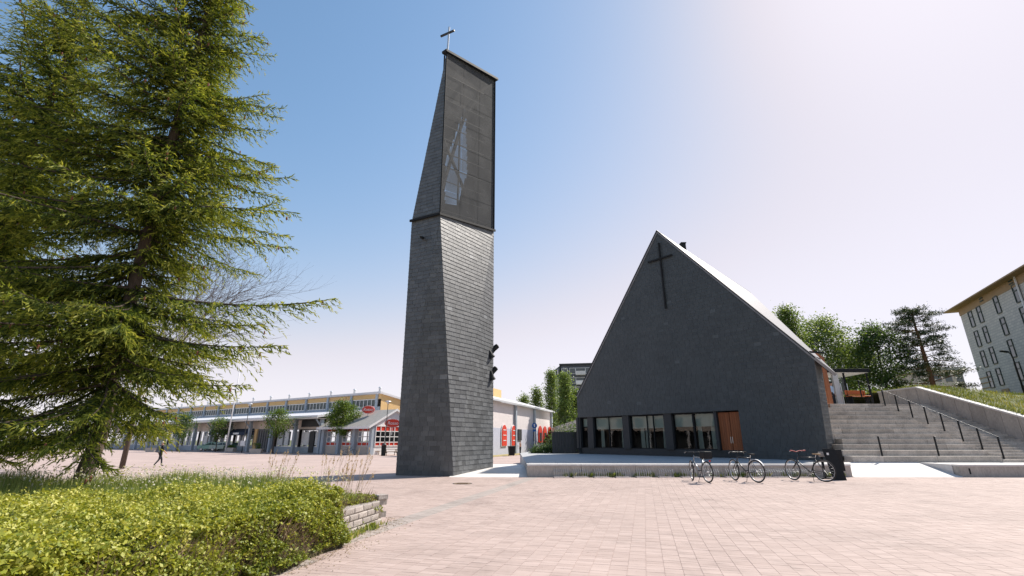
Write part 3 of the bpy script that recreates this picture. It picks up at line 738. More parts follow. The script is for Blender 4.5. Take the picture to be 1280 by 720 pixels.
def trim(name, pts, w, h): 
    b = MB(TT)
    for p, q in zip(pts[:-1], pts[1:]): b.bar(p, q, w, h)
    b.build(name, M_BLACK, tw)
o1 = Vector((.03, -.08, 0))
trim('belt_trim', [Lm + Vector((-.1, -.06, 0)), Cm + Vector((-.02, -.1, 0)), Rm + Vector((.1, -.02, 0))], .1, .13)
trim('top_cap', [Tp + Vector((-.15, -.1, .03)), Rt + Vector((.1, .06, .03))], .42, .16)
trim('edge_trim', [Cm + Vector((.0, -.03, 0)), Tp + Vector((0, -.03, 0))], .07, .07)
trim('edge_trim', [Rm + Vector((.03, -.03, 0)), Rt + Vector((.03, -.03, 0))], .07, .07)
ct = at = spt(561.5, 34, 24.15); cb = spt(559.3, 66, 24.15); b = MB(TT); b.bar(cb, ct, .10, .10, (0, 1, 0)); b.build('cross_upright', M_ALU, tw)
b = MB(TT); b.bar(spt(551, 45.5, 24.4), spt(568, 38, 23.9), .11, .10); b.build('cross_beam', M_DARK, tw)
# black floodlights bracketed to the right hand corner
def flood(px, py, y, tilt):
    c = spt(px, py, y); b = MB(TT); w_ = R0.copy(); w_.z = c.z
    b.bar(Vector((R0.x - .08, R0.y, c.z - .1)), c + Vector((0, 0, .1)), .06, .06)
    M = Matrix.Translation(c) @ Matrix.Rotation(tilt, 4, 'Y') @ Matrix.Rotation(.4, 4, 'Z')
    b.lathe([(.05, .26), (.15, .22), (.17, -.1), (.22, -.28), (.2, -.3)], (0, 0, 0), 10, M); f = b.build('floodlight', M_BLACK, tw, smooth=False)
flood(612, 442, 27.6, -.5); flood(618.5, 435, 28.1, .9); flood(613.5, 469, 27.7, -.3); flood(617, 463, 28, .8)
b = MB(TT); c = Cm.lerp(Lm, .55); c.z = 12.6; b.bar(c, c + Vector((-.05, -.35, -.1)), .12, .12); b.build('lamp_bracket', M_BLACK, tw)
# ------------------------------------------------------------------ trees and plants
def crown_leaves(name, parent, C, W, n, la, lb, m, sig, cl=.35):
    """leaves scattered round cluster centres C with weights W"""
    C = np.asarray(C); W = np.asarray(W, float); idx = RNG.choice(len(C), n, p=W / W.sum())
    off = RNG.normal(size=(n, 3)) * sig; off[:, 2] *= .8
    P = C[idx] + off; A, B = rand_leaf_axes(n, la, lb)
    cr = RNG.uniform(0, 1, len(C)); rnd = np.clip(cl * cr[idx] + (1 - cl) * RNG.uniform(0, 1, n), 0, 1)
    return leaves(name, P, A, B, rnd, m, parent)
def broad_tree(name, label, base, H, R, cb, nleaf, leaf, m, bark, seed, tr=.14, group=None, shape='oval', nl=20, lean=(0, 0), sig=.35, parts=('trunk', 'crown')):
    rs = np.random.default_rng(seed); root = empty(name, base, 0, label, 'tree', group)
    tp = [Vector((0, 0, -.15))]; nseg = 8
    for i in range(1, nseg + 1):
        u = i / nseg; tp.append(Vector((lean[0] * u + rs.normal() * .04 * H / 8, lean[1] * u + rs.normal() * .04 * H / 8, H * .97 * u)))
    tb = MB(); tb.tube(tp, [tr * (1.25 if i == 0 else 1 - .86 * i / nseg) for i in range(nseg + 1)], 8); tk = tb.build('trunk', bark, root, smooth=True)
    def on_trunk(u):
        x = u * nseg; i = min(nseg - 1, int(x)); return tp[i].lerp(tp[i + 1], x - i)
    S0, S1, q0, q1, C, W = [], [], [], [], [], []
    for i in range(nl):
        u = cb + (.97 - cb) * (i + rs.uniform(0, .8)) / nl; v = (u - cb) / (1 - cb)
        if shape == 'oval': prof = math.sin(math.pi * min(1, .12 + v * .86)) ** .7
        elif shape == 'birch': prof = (1 - v) ** .75 * .95 + .08 if v > .25 else .6 + v * 1.4
        elif shape == 'column': prof = .55 + .45 * math.sin(math.pi * min(1, v * 1.02))
        else: prof = 1 - v * .8
        L = R * prof * rs.uniform(.65, 1.15); az = i * 2.4 + rs.uniform(-.5, .5); el = rs.uniform(.15, .75) if shape != 'birch' else rs.uniform(.35, .85)
        p = on_trunk(min(.96, u * .93)); d = Vector((math.cos(az) * math.cos(el), math.sin(az) * math.cos(el), math.sin(el)))
        q = p + d * L * .55 + Vector((0, 0, .02)); e = p + d * L + Vector((0, 0, -.12 * L))
        r0 = tr * .32 * (1 - .6 * v)
        for a, c, ra, rb in ((p, q, r0, r0 * .6), (q, e, r0 * .6, r0 * .2)): S0.append(a); S1.append(c); q0.append(ra); q1.append(rb)
        C.append(q.lerp(e, .4)); W.append(.8); C.append(e); W.append(.9)
        for j in range(5):
            f = rs.uniform(.3, 1); s = p.lerp(q, f * 2) if f < .5 else q.lerp(e, (f - .5) * 2)
            dd = Vector((rs.normal(), rs.normal(), rs.normal() * .7 + .2)).normalized(); t = s + dd * L * rs.uniform(.22, .45)
            S0.append(s); S1.append(t); q0.append(r0 * .3); q1.append(r0 * .1); C.append(t); W.append(1); C.append(s.lerp(t, .5)); W.append(.6)
    tag(segs('limbs', [tuple(a) for a in S0], [tuple(a) for a in S1], q0, q1, bark, tk), kind='stuff')
    crown_leaves('crown', root, [tuple(c) for c in C], W, int(nleaf * 1.25), leaf, leaf * .62, m, sig)
    return root
M_BIRL = leaf_mat('birch_leaf', [(0, (.075, .12, .035)), (.5, (.15, .22, .06)), (1, (.27, .32, .10))], .45)
M_DARKL = leaf_mat('dark_leaf', [(0, (.045, .085, .032)), (.6, (.095, .155, .05)), (1, (.17, .24, .08))], .42)
M_LIMEL = leaf_mat('linden_leaf', [(0, (.06, .11, .02)), (.5, (.12, .19, .03)), (1, (.22, .27, .06))], .35)
M_PINEL = leaf_mat('pine_needle', [(0, (.03, .05, .022)), (.6, (.06, .085, .035)), (1, (.11, .13, .06))], .15)

# --- spruce
SPB = Vector((-9.15, 10.75, .25)); SPH = 17.2
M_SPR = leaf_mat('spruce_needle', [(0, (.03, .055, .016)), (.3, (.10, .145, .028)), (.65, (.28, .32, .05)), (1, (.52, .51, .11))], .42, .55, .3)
sp = empty('spruce_tree', SPB, 0, 'big spruce with drooping layered branches and brown cones above the flower bed', 'tree')
tb = MB(); tb.tube([(-.12, .05, -.3), (-.02, .0, .4), (.12, .02, 1.3), (.02, 0, 3), (0, 0, 8), (.05, 0, 13), (0, 0, SPH)], [.24, .17, .15, .15, .11, .06, .015], 10); tb.build('trunk', M_BARK, sp, smooth=True)
PZ = [1.2, 1.8, 3, 4.8, 7.2, 10, 12.6, 14.5, 17.2]; PR = [2.4, 3.4, 4.4, 5.0, 4.2, 3.1, 2.2, 1.5, .1]
branches = []                                     # list of point arrays
def mk_branch(z0, tip, sag):
    P0 = np.array([0, 0, z0]); u = np.linspace(0, 1, 12)[:, None]; T = np.array(tip)
    Lr = np.hypot(T[0], T[1]); Q = P0 + (T - P0) * u
    Q[:, 2] += (-sag * Lr * 4 * (u * (1 - u)) * (.6 + .4 * u))[:, 0]
    side = np.array([-T[1], T[0], 0]) / max(.1, Lr); w = RNG.normal(0, .05) * Lr
    Q += side[None] * (w * np.sin(u * 3.0)); return Q
for z in np.arange(1.5, 16.8, .46):
    for i in range(int(RNG.integers(8, 12)) if z < 12 else 9):
        az = RNG.uniform(0, 2 * math.pi); R_ = np.interp(z, PZ, PR) * RNG.uniform(.45, 1.0) * (.86 if math.cos(az) > .2 else 1) * (1 - max(0, math.cos(az)) * max(0, min(.45, (4.2 - z) * .2))) * (1 + max(0, -math.cos(az)) * min(.9, max(0, (z - 6) * .12)))
        if z < 2.9 and math.cos(az) > -.15: continue
        if 4.3 < z < 6.3 and math.cos(az) > -.1: R_ *= .42
        dz = (-.20 if z < 6 else -.08 if z < 10 else .08) * R_ + RNG.normal(0, .1)
        branches.append(mk_branch(z + RNG.normal(0, .1), (R_ * math.cos(az), R_ * math.sin(az), z + dz), RNG.uniform(.02, .075)))
for (px, py, yy, z0d) in ((420, 373, 9.6, .5), (372, 268, 9.9, .45), (342, 207, 10.2, .35), (357, 432, 9.8, .55), (328, 42, 10.4, -.1), (310, 82, 10.6, .1), (325, 297, 10.6, .35), (312, 481, 10.0, .5), (300, 245, 10.9, .2), (292, 130, 10.4, .2), (268, 170, 10.2, .2), (300, 10, 10.5, -.2), (250, 470, 9.4, .7), (215, 520, 9.3, .9), (330, 405, 10.4, .5), (140, 585, 9.0, .9), (60, 560, 8.2, .9), (20, 530, 8.0, .8), (110, 520, 8.4, .9)):
    t = at_y(px, py, yy) - SPB; branches.append(mk_branch(max(.9, t.z + z0d), tuple(t), .05))
for z in np.arange(2.2, 16.4, .42):                # short inner boughs that close the crown round the stem
    for i in range(5):
        az = RNG.uniform(0, 2 * math.pi); R_ = min(np.interp(z, PZ, PR) * .5, RNG.uniform(.7, 1.7)); branches.append(mk_branch(z, (R_ * math.cos(az), R_ * math.sin(az), z - .12 * R_), .04))
S0, S1, q0, q1 = [], [], [], []; BL0, BL1, BLt = [], [], []
for Q in branches:
    L = np.linalg.norm(np.diff(Q, axis=0), axis=1).sum(); n_ = len(Q)
    r = np.linspace(.012 + .006 * L, .004, n_)
    for i in range(n_ - 1): S0.append(Q[i]); S1.append(Q[i + 1]); q0.append(r[i]); q1.append(r[i + 1])
    m_ = max(4, int(L / .066)); us = np.linspace(.03, 1.0, m_)
    x = us * (n_ - 1); i0 = np.minimum(x.astype(int), n_ - 2); fr = (x - i0)[:, None]
    p = Q[i0] * (1 - fr) + Q[i0 + 1] * fr; d = nrm(Q[i0 + 1] - Q[i0])
    sd = nrm(np.cross(d, np.array([0, 0, 1.0]))); sg = np.where(np.arange(m_) % 2, 1, -1)[:, None]
    ll = (np.interp(us, [.03, .3, .7, 1], [.6, 1.15, .75, .2]) * min(1.1, .35 + L * .17) * RNG.uniform(.45, 1.15, m_))[:, None]
    dr = nrm(d * RNG.uniform(.5, .85, (m_, 1)) + sg * sd * RNG.uniform(.45, .9, (m_, 1)) + np.array([0, 0, -1.0]) * RNG.uniform(.05, .75, (m_, 1)))
    BL0.append(p); BL1.append(p + dr * ll); BLt.append(us)
    # the leader itself carries needles too
    BL0.append(p[:-1]); BL1.append(p[1:]); BLt.append(us[1:])
BL0 = np.concatenate(BL0); BL1 = np.concatenate(BL1); BLt = np.concatenate(BLt)
tag(segs('branches', S0, S1, q0, q1, M_BARK, sp, 5), kind='stuff')
ln = np.linalg.norm(BL1 - BL0, axis=1); k_ = np.maximum(2, (ln / .045).astype(int))
idx = np.repeat(np.arange(len(ln)), k_); first = np.concatenate([[0], np.cumsum(k_)[:-1]]); w = (np.arange(len(idx)) - first[idx] + RNG.uniform(0, 1, len(idx))) / k_[idx]
D = nrm(BL1 - BL0)[idx]; P = BL0[idx] + (BL1 - BL0)[idx] * w[:, None] + np.array([0, 0, -1.0]) * (w * w * .12 * ln[idx])[:, None]
n = len(idx); S = nrm(np.cross(D, RNG.normal(size=(n, 3)))); sh = nrm(D * .75 + S * RNG.uniform(.2, .75, (n, 1)) + np.array([0, 0, -.12]))
sl = RNG.uniform(.05, .095, (n, 1)) * (1.1 - .35 * w[:, None]); Pc = P + sh * sl * .8
a_ = nrm(np.cross(sh, RNG.normal(size=(n, 3)))); b_ = np.cross(sh, a_)
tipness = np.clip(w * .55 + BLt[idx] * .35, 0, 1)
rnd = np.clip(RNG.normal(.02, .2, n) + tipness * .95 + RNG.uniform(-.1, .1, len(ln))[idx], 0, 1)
PP = np.concatenate([Pc, Pc]); AA = np.concatenate([sh * sl, sh * sl]); BB = np.concatenate([a_ * sl * .17, b_ * sl * .17]); RR = np.concatenate([rnd, rnd])
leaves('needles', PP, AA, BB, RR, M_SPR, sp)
print('spruce shoots', n)
cn = MB(); 
for j in range(520):
    i = int(RNG.integers(0, len(BL0)));
    if BLt[i] < .45: continue
    p = Vector(BL1[i]) + Vector((0, 0, .0)); s = RNG.uniform(.8, 1.2); cn.lathe([(.004, .01), (.018 * s, -.01), (.021 * s, -.04), (.014 * s, -.075), (.003, -.095)], p, 6)
tag(cn.build('cones', mat('cone', (.20, .075, .04), .8, .3, 20), sp, smooth=True), kind='stuff')

s2 = copy_tree(sp); s2.location = (-14.6, 12.2, .1); s2.rotation_euler = (0, 0, 2.2); s2.scale = (.96, .96, .93); s2['label'] = 'second spruce crowding in behind the big one at the bed'
# --- bare tree behind the spruce
def bare_tree(base, H, label, seed, az_bias):
    rs = np.random.default_rng(seed); root = empty('bare_tree', base, 0, label, 'tree'); S0, S1, q0, q1 = [], [], [], []
    def grow(p, d, L, r, lev):
        n_ = 4
        for i in range(n_):
            q = p + d * L / n_; S0.append(tuple(p)); S1.append(tuple(q)); q0.append(r * (1 - .5 * i / n_)); q1.append(r * (1 - .5 * (i + 1) / n_)); p = q
            d = (d + Vector(rs.normal(0, .09, 3)) + Vector((0, 0, .03))).normalized()
            if lev < 4 and (i > 0 or lev > 0):
                for _ in range(2 if lev < 3 else 2):
                    x = Vector(rs.normal(0, 1, 3)); x = (x - d * x.dot(d)).normalized(); nd = (d * .78 + x * .6 + Vector((az_bias[0], az_bias[1], .15)) * .25).normalized()
                    grow(p, nd, L * rs.uniform(.45, .68), r * .5 * (1 - .3 * i / n_), lev + 1)
    tk = MB(); tk.tube([(0, 0, -.2), (0, 0, H * .22)], [.17, .13], 8); t = tk.build('trunk', M_BARK, root, smooth=True)
    for i in range(5):
        a = i * 1.26; grow(Vector((0, 0, H * .21)), Vector((math.cos(a) * .4 + az_bias[0] * .4, math.sin(a) * .4, 1)).normalized(), H * .36, .075, 0 + 1)
    tag(segs('branches', S0, S1, q0, q1, M_BARK, root, 4), kind='stuff'); print('bare', len(S0))
bare_tree(Vector((-26.5, 34, zg(-26.5, 34))), 22.5, 'leafless tree with fine bare twigs behind the spruce', 3, (.5, 0))

# --- raised flower bed: block wall, soil, golden hedge, flowers
wallp = empty('planter_wall', (BED_A[0], BED_A[1], 0), label='low planter wall of rough pinkish concrete blocks beside the paving', cat='wall')
BH, BLn, BT = .103, .30, .2
def block(c, ang, ln_, course):
    b = MB(); l = ln_ / 2 - .005; t = BT / 2; e = .012
    V = [(-l, -t, .003), (l, -t, .003), (l, t, .003), (-l, t, .003), (-l + e, -t - .012, .02), (l - e, -t - .012, .02), (l - e, -t - .012, BH - .02), (-l + e, -t - .012, BH - .02), (-l, -t, BH - .003), (l, -t, BH - .003), (l, t, BH - .003), (-l, t, BH - .003)]
    V = [Vector(v) + Vector((random.uniform(-.005, .005), random.uniform(-.006, .006), 0)) for v in V]
    b.add(V, [(0, 3, 2, 1), (8, 9, 10, 11), (0, 1, 5, 4), (4, 5, 6, 7), (7, 6, 9, 8), (0, 4, 7, 8), (1, 9, 6, 5), (1, 2, 10, 9), (2, 3, 11, 10), (3, 0, 8, 11)])
    o = b.build('block', M_STONE, wallp); o.location = (c[0] - BED_A[0], c[1] - BED_A[1], course * BH); o.rotation_euler = (0, 0, ang + random.uniform(-.03, .03)); return o
dirA = np.array([-.19, -1.0]); dirA /= np.hypot(*dirA); dirB = np.array([-.75, .66]); dirB /= np.hypot(*dirB)
angA = math.atan2(dirA[1], dirA[0]) + math.pi; angB = math.atan2(dirB[1], dirB[0]) + math.pi
for c_ in range(4):
    for i in range(18 if c_ < 4 else 0):
        s = .16 + i * BLn + (.15 if c_ % 2 else 0); p = BED_A + dirA * s; block(p, angA, BLn, c_)
    for i in range(9):
        s = .02 + i * BLn + (.15 if c_ % 2 == 0 else 0); p = BED_A + dirB * s + np.array([-.02, .1]); block(p, angB, BLn, c_)
block(BED_A + np.array([.02, .05]), angB, .22, 4).scale = (1, 1, .75)
# soil body
def bed_z(x, y):
    return .36 + .1 * math.sin(x * .7) * math.sin(y * .8)
def in_bed(x, y):
    if y < 9.4: return x < BED_A[0] - .1 - (9.4 - y) * .19
    return x < BED_A[0] - .15 - (y - 9.4) * 1.16 and y < 11.8
b = MB(); pts = [(-2.62, 9.4), (-5.3, 11.8), (-22, 12.4), (-22, 2.2), (-3.9, 2.2)]
b.prism([(x, y, .38) for x, y in pts], (0, 0, -.7)); o = b.build('flower_bed', M_SOIL); tag(o, kind='structure')
# golden hedge, a mass of shrubs with a lumpy top
def fbm(x, y, s=0):
    return (np.sin(x * 1.7 + s) * np.cos(y * 1.9 - s) * .5 + np.sin(x * 3.9 + y * 2.7 + s) * .28 + np.sin(x * 7.3 - y * 6.1) * .16 + np.sin(x * 13 + y * 11.3) * .1)
def hedge_edge(y):
    t = np.clip((7.9 - y) / .5, 0, 1); return BED_A[0] - .12 - np.maximum(0, 9.4 - y) * .19 + .36 * t * t * (3 - 2 * t) + .05 * np.sin(y * 4.3)
def hedge_h(x, y):
    d = hedge_edge(y) + .16 - x                     # distance inside the front edge
    fr = np.clip(d / .42, 0, 1) ** .45
    back = np.clip((8.45 - .02 * (x + 4) ** 2 * 0 - y + .1 * np.sin(x * 2)) / .9, 0, 1) ** .5
    far = np.clip((x + 13.5) / 4, .0, 1)
    h = .66 + .02 * (x + 3) + .13 * fbm(x, y) + .05 * fbm(x * 2.3 + 4, y * 2.3) + .16 * np.clip((y - 6.5) / 2.5, 0, 1) * np.clip((x + 6.5) / 2.5, 0, 1)
    return h * fr * (.55 + .45 * back)
hx = np.linspace(-13, -2.1, 110); hy = np.linspace(2.4, 9.2, 80); X, Y = np.meshgrid(hx, hy); Z = hedge_h(X, Y) * .9 - .10
V = np.stack([X, Y, Z], -1).reshape(-1, 3); nx = len(hx); F = np.array([[j * nx + i, j * nx + i + 1, (j + 1) * nx + i + 1, (j + 1) * nx + i] for j in range(len(hy) - 1) for i in range(nx - 1)])
hd = empty('hedge', (-4, 7, .35), label='golden green clipped shrub mass spilling over the planter wall', cat='hedge')
core = np_mesh('twigs', V, F, mat('shrub_core', (.09, .075, .035), .95, .4, 12, bmp=1, bscale=30, bdist=.05), hd, smooth=True); core.location = (4, -7, -.35)
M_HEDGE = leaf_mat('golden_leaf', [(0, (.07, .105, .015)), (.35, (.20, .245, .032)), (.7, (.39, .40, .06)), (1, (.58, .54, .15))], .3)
n = 330000; x = RNG.uniform(-12.5, -2.1, n); y = RNG.uniform(2.6, 9.4, n)
# more leaves where the camera is near and on the steep front face
keep = (np.abs(x) < y * 1.25 + 1.2); x, y = x[keep], y[keep]; n = len(x)
h = hedge_h(x, y); ok = h > .05; x, y, h = x[ok], y[ok], h[ok]; n = len(x)
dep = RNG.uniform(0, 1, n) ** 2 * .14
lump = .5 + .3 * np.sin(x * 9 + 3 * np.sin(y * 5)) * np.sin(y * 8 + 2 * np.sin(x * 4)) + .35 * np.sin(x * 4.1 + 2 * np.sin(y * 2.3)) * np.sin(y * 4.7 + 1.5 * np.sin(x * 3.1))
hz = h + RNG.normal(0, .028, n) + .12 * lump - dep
m1 = 90000; ye = RNG.uniform(3.2, 9.35, m1); ze = RNG.uniform(.02, 1, m1) ** .9; xe = hedge_edge(ye) + .18 - .20 * ze + RNG.normal(0, .045, m1) + .07 * fbm(ye * 1.5, ze * 3); he = hedge_h(xe - .35, ye)
gap = fbm(ye * 1.3 + 2, ze * 2 + 1) < .25; xe, ye, ze, he = xe[gap], ye[gap], ze[gap], he[gap]; m1 = len(xe)
Pn = np.concatenate([np.stack([x, y, hz], 1), np.stack([xe, ye, .04 + ze * he], 1)]); nn = len(Pn)
Aa, Bb = rand_leaf_axes(nn, .0165, .0105, .5); sv_ = RNG.uniform(.55, 1.5, (nn, 1)); Aa *= sv_; Bb *= sv_
rn = np.clip(np.concatenate([.40 + .42 * lump - dep * 3.2, .32 + .25 * ze]) + RNG.normal(0, .17, nn) + .12 * fbm(Pn[:, 0] * .8, Pn[:, 1] * .8), 0, 1)  # deep and low leaves coloured darker, lumps lighter: shade put into the colour
# loose shoots standing out of the mass
ns = 9000; sx = RNG.uniform(-9, -2.6, ns); sy = RNG.uniform(3.2, 8.8, ns); sk = (sx < hedge_edge(sy) + .08) & (np.abs(sx) < sy * 1.2 + .6); sx, sy = sx[sk], sy[sk]; ns = len(sx)
s0 = np.stack([sx, sy, hedge_h(sx, sy) - .03], 1); sd_ = nrm(np.stack([RNG.normal(0, .5, ns) + .35 * (sx > hedge_edge(sy) - .3), RNG.normal(0, .5, ns), RNG.uniform(.4, 1, ns)], 1)); sl_ = RNG.uniform(.05, .16, ns) + (RNG.uniform(0, 1, ns) > .88) * RNG.uniform(.05, .16, ns)
w_ = np.tile(np.linspace(.15, 1, 11), ns); s0r = np.repeat(s0, 11, 0) + np.repeat(sd_ * sl_[:, None], 11, 0) * w_[:, None] + RNG.normal(0, .008, (ns * 11, 3))
A2, B2 = rand_leaf_axes(ns * 11, .0165, .010, .3); Pn = np.concatenate([Pn, s0r]); Aa = np.concatenate([Aa, A2]); Bb = np.concatenate([Bb, B2]); rn = np.concatenate([rn, np.clip(.45 + .35 * w_ + RNG.normal(0, .13, ns * 11), 0, 1)])
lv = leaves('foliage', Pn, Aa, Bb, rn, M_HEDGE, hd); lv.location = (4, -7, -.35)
# bare woody stems showing through the front
m2 = 2600; ys = RNG.uniform(4, 9.3, m2); zs = RNG.uniform(0, .45, m2); xs = hedge_edge(ys) + .10 - .15 * zs + RNG.normal(0, .04, m2); p0 = np.stack([xs, ys, zs], 1)
p1 = p0 + np.stack([RNG.uniform(-.02, .12, m2), RNG.normal(0, .08, m2), RNG.uniform(.05, .22, m2)], 1)
so = segs('stems', p0, p1, np.full(m2, .003), np.full(m2, .0015), mat('stem', (.25, .17, .11), .9, .3), hd, 3); so.location = (4, -7, -.35)
# meadow behind: grass blades, white flower heads
M_MEAD = leaf_mat('meadow_blade', [(0, (.11, .16, .035)), (.5, (.24, .30, .07)), (.8, (.40, .40, .15)), (1, (.58, .52, .36))], .3)
n = 60000; x = RNG.uniform(-14, -2.4, n); y = RNG.uniform(7.9, 11.9, n); ok = np.array([in_bed(a, c) for a, c in zip(x, y)]); ok &= ~((y < 8.7) & (x > -6)); x, y = x[ok], y[ok]; n = len(x)
hh = RNG.uniform(.12, .42, n) * (1 + .35 * fbm(x * .9, y * .9)) * np.where(x > -3.6, .55, 1)
A = np.stack([RNG.normal(0, .08, n), RNG.normal(0, .08, n), np.ones(n)], 1) * (hh / 2)[:, None]; B = np.stack([RNG.uniform(-1, 1, n), RNG.uniform(-1, 1, n), np.zeros(n)], 1) * RNG.uniform(.004, .014, (n, 1))
P = np.stack([x, y, .36 + hh * .5], 1); o = leaves('meadow', P, A, B, np.clip(RNG.normal(.4, .22, n), 0, 1), M_MEAD); tag(o, 'tall meadow grass growing behind the golden hedge', 'grass')
n = 1500; x = RNG.uniform(-10.5, -3.1, n); y = RNG.uniform(9.0, 11.8, n); ok = np.array([in_bed(a, c) for a, c in zip(x, y)]); x, y = x[ok], y[ok]; n = len(x); z = .36 + RNG.uniform(.22, .55, n)
fm = MB()
M_FLOW = leaf_mat('white_petal', [(0, (.55, .52, .46)), (1, (.8, .78, .74))], .4)
P = np.repeat(np.stack([x, y, z], 1), 5, 0); nn = len(P); Aa, Bb = rand_leaf_axes(nn, .014, .010, .3); o = leaves('flower_heads', P + RNG.normal(0, .009, (nn, 3)), Aa, Bb, RNG.uniform(0, 1, nn), M_FLOW); tag(o, 'scattered small white flower heads above the meadow grass', 'flowers')
n = 70; x = RNG.choice([-3.18, -2.95, -3.4, -4.4], n) + RNG.normal(0, .10, n); y = 9.45 + RNG.normal(0, .2, n); ok = np.array([in_bed(a, c) for a, c in zip(x, y)]); x, y = x[ok], y[ok]; n = len(x)
p0 = np.stack([x, y, np.full(n, .36)], 1); p1 = p0 + np.stack([RNG.normal(.12, .1, n), RNG.normal(0, .08, n), RNG.uniform(.45, .95, n)], 1)
dg = empty('dry_grass', (-3.1, 10, .36), label='tuft of tall dry straw coloured grass stems at the bed corner', cat='grass')
o = segs('stems', p0, p1, np.full(n, .0028), np.full(n, .0015), mat('straw', (.5, .36, .22), .8, .2), dg, 3); o.location = (3.1, -10, -.36)
pl_ = np.repeat(p1, 14, 0); dd_ = np.repeat(nrm(p1 - p0), 14, 0); m3 = len(pl_); tt = RNG.uniform(-.16, .04, m3)[:, None]
o = leaves('plumes', pl_ + dd_ * tt + RNG.normal(0, .008, (m3, 3)), dd_ * .02 + RNG.normal(0, .005, (m3, 3)), RNG.normal(0, .004, (m3, 3)), RNG.uniform(.8, 1, m3), leaf_mat('plume', [(0, (.4, .28, .18)), (1, (.55, .4, .27))], .3), dg); o.location = (3.1, -10, -.36)
# dry leaves and grit swept against the hedge and wall foot
nL = 900; yl = RNG.uniform(5.6, 10.2, nL); xl_ = np.where(yl < 9.4, BED_A[0] - (9.4 - yl) * .19 + .2, BED_A[0] + .2 - (yl - 9.4) * .3) + np.abs(RNG.normal(0, .22, nL)) + .15 * (yl < 7.9)
Al, Bl = rand_leaf_axes(nL, .012, .007, 2.5); o = leaves('leaf_litter', np.stack([xl_, yl, np.full(nL, .006)], 1), Al, Bl, RNG.uniform(0, 1, nL), leaf_mat('dry_leaf', [(0, (.09, .06, .03)), (.6, (.22, .15, .07)), (1, (.36, .30, .14))], .1)); tag(o, 'dry leaf litter swept along the foot of the hedge', 'litter')
# weeds at the wall foot
def weeds(name, label, pts, hmax, m, per=26, wid=.016):
    P0 = np.repeat(np.array(pts), per, 0); n = len(P0); P0 = P0 + np.stack([RNG.normal(0, .05, n), RNG.normal(0, .05, n), np.zeros(n)], 1)
    hh = RNG.uniform(.3, 1, n) * hmax; A = np.stack([RNG.normal(0, .35, n), RNG.normal(0, .35, n), np.ones(n)], 1) * (hh / 2)[:, None]; B = np.stack([RNG.normal(0, 1, n), RNG.normal(0, 1, n), np.zeros(n)], 1) * wid
    return tag(leaves(name, P0 + A, A, B, RNG.uniform(.1, .95, n), m), label, 'weeds')
pts = [tuple(np.append(BED_A + dirA * s + np.array([.16, .02]) + RNG.normal(0, .03, 2), 0)) for s in np.concatenate([RNG.uniform(.05, 1.5, 13), RNG.uniform(1.4, 5, 20)])]
weeds('weeds', 'green weeds sprouting along the foot of the block wall', pts, .13, M_MEAD, 16, .011)
pts = [tuple(RT((X0 + u, EDGE_Y - .06, 0))) for u in np.concatenate([RNG.uniform(1.5, 15, 60), RNG.normal(4, .25, 14), RNG.normal(10.3, .3, 12)])]
weeds('weeds', 'yellow green weeds along the foot of the terrace wall', pts, .22, M_MEAD, 16, .018)
# ------------------------------------------------------------------ market hall (survey frame LT)
HC = Vector((-16.5, 58, 0)); HE = Vector((-.837, .548, 0)).normalized(); HB = Vector((.548, .837, 0)).normalized()
def Hp(t, d, z): return HC + HE * t + HB * d + Vector((0, 0, z))
def tpx(px):
    k = (px - 640) / FPX / 1.055; return (HC.x - k * HC.y) / (k * HE.y - HE.x)
hall = empty('market_hall', LT(HC), label='long low market hall with blue pillars, white roof and yellow clerestory', cat='building'); HT = Off(LT, HC)
M_BLUEP = mat('blue_grey_paint', (.34, .39, .44), .55, .15, 3, rand=.08)
M_YEL = mat('yellow_render', (.66, .44, .20), .8, .1, 2)
M_WROOF = mat('white_sheet_roof', (.62, .61, .62), .45, .08, 2)
M_GREYR = mat('grey_roof_felt', (.33, .31, .28), .8, .2, 2)
M_BEIGE = mat('beige_panel', (.56, .48, .41), .8, .12, 2, rand=.1)
M_SHOPW = mat('shop_white', (.68, .68, .66), .7, .15, 1.2, rand=.12)
M_RED = mat('red_paint', (.58, .045, .022), .5, .12, 4, rand=.08)
M_NAVY = mat('navy_canvas', (.025, .04, .07), .8, .2, 4)
M_CLER = mat('clerestory_glass', (.10, .12, .11), .25, .5, .6, spec=.4)
M_INT = mat('shop_interior', (.14, .14, .14), .9, .3, 1)
def hbox(name, t0, t1, d0, d1, z0, z1, m, parent=None, bev=0):
    b = MB(HT); b.prism([Hp(t0, d0, z0), Hp(t1, d0, z0), Hp(t1, d1, z0), Hp(t0, d1, z0)], (0, 0, z1 - z0)); return b.build(name, m, parent or hall, bevel=bev)
TE = 82
hbox('base_wall', 10.02, TE, .9, 1.1, 0, .75, M_BLUEP); hbox('upper_panel', 10.02, TE, .88, 1.08, 3.05, 4.35, M_BEIGE); hbox('shop_back', 10, TE, 4.5, 4.7, 0, 4.3, M_INT); hbox('shop_floor', 10, TE, 1.1, 4.5, -.1, .04, M_INT)
b = MB(HT); b.prism([Hp(9.6, -.9, 4.42), Hp(9.6, -.9, 4.7), Hp(9.6, 8.2, 6.0), Hp(9.6, 8.2, 5.75)], HE * (TE - 9.2)); b.build('lower_roof', M_WROOF, hall)
hbox('fascia', 9.58, TE, -.96, -.9, 4.3, 4.72, M_WHITE); hbox('gutter', 9.55, TE, -1.06, -.965, 4.42, 4.54, M_ALU)
hbox('soffit', 9.62, TE, -.88, .87, 4.30, 4.36, M_GREYR)
bays = [10 + 5.65 * i for i in range(13)]
for t in bays:
    c = hbox('pillar', t - .2, t + .2, -.1, .3, 0, 4.29, M_BLUEP)
    b = MB(HT); b.bar(Hp(t, .1, 3.2), Hp(t, -.8, 4.22), .14, .14); b.build('brace', M_BLUEP, c)
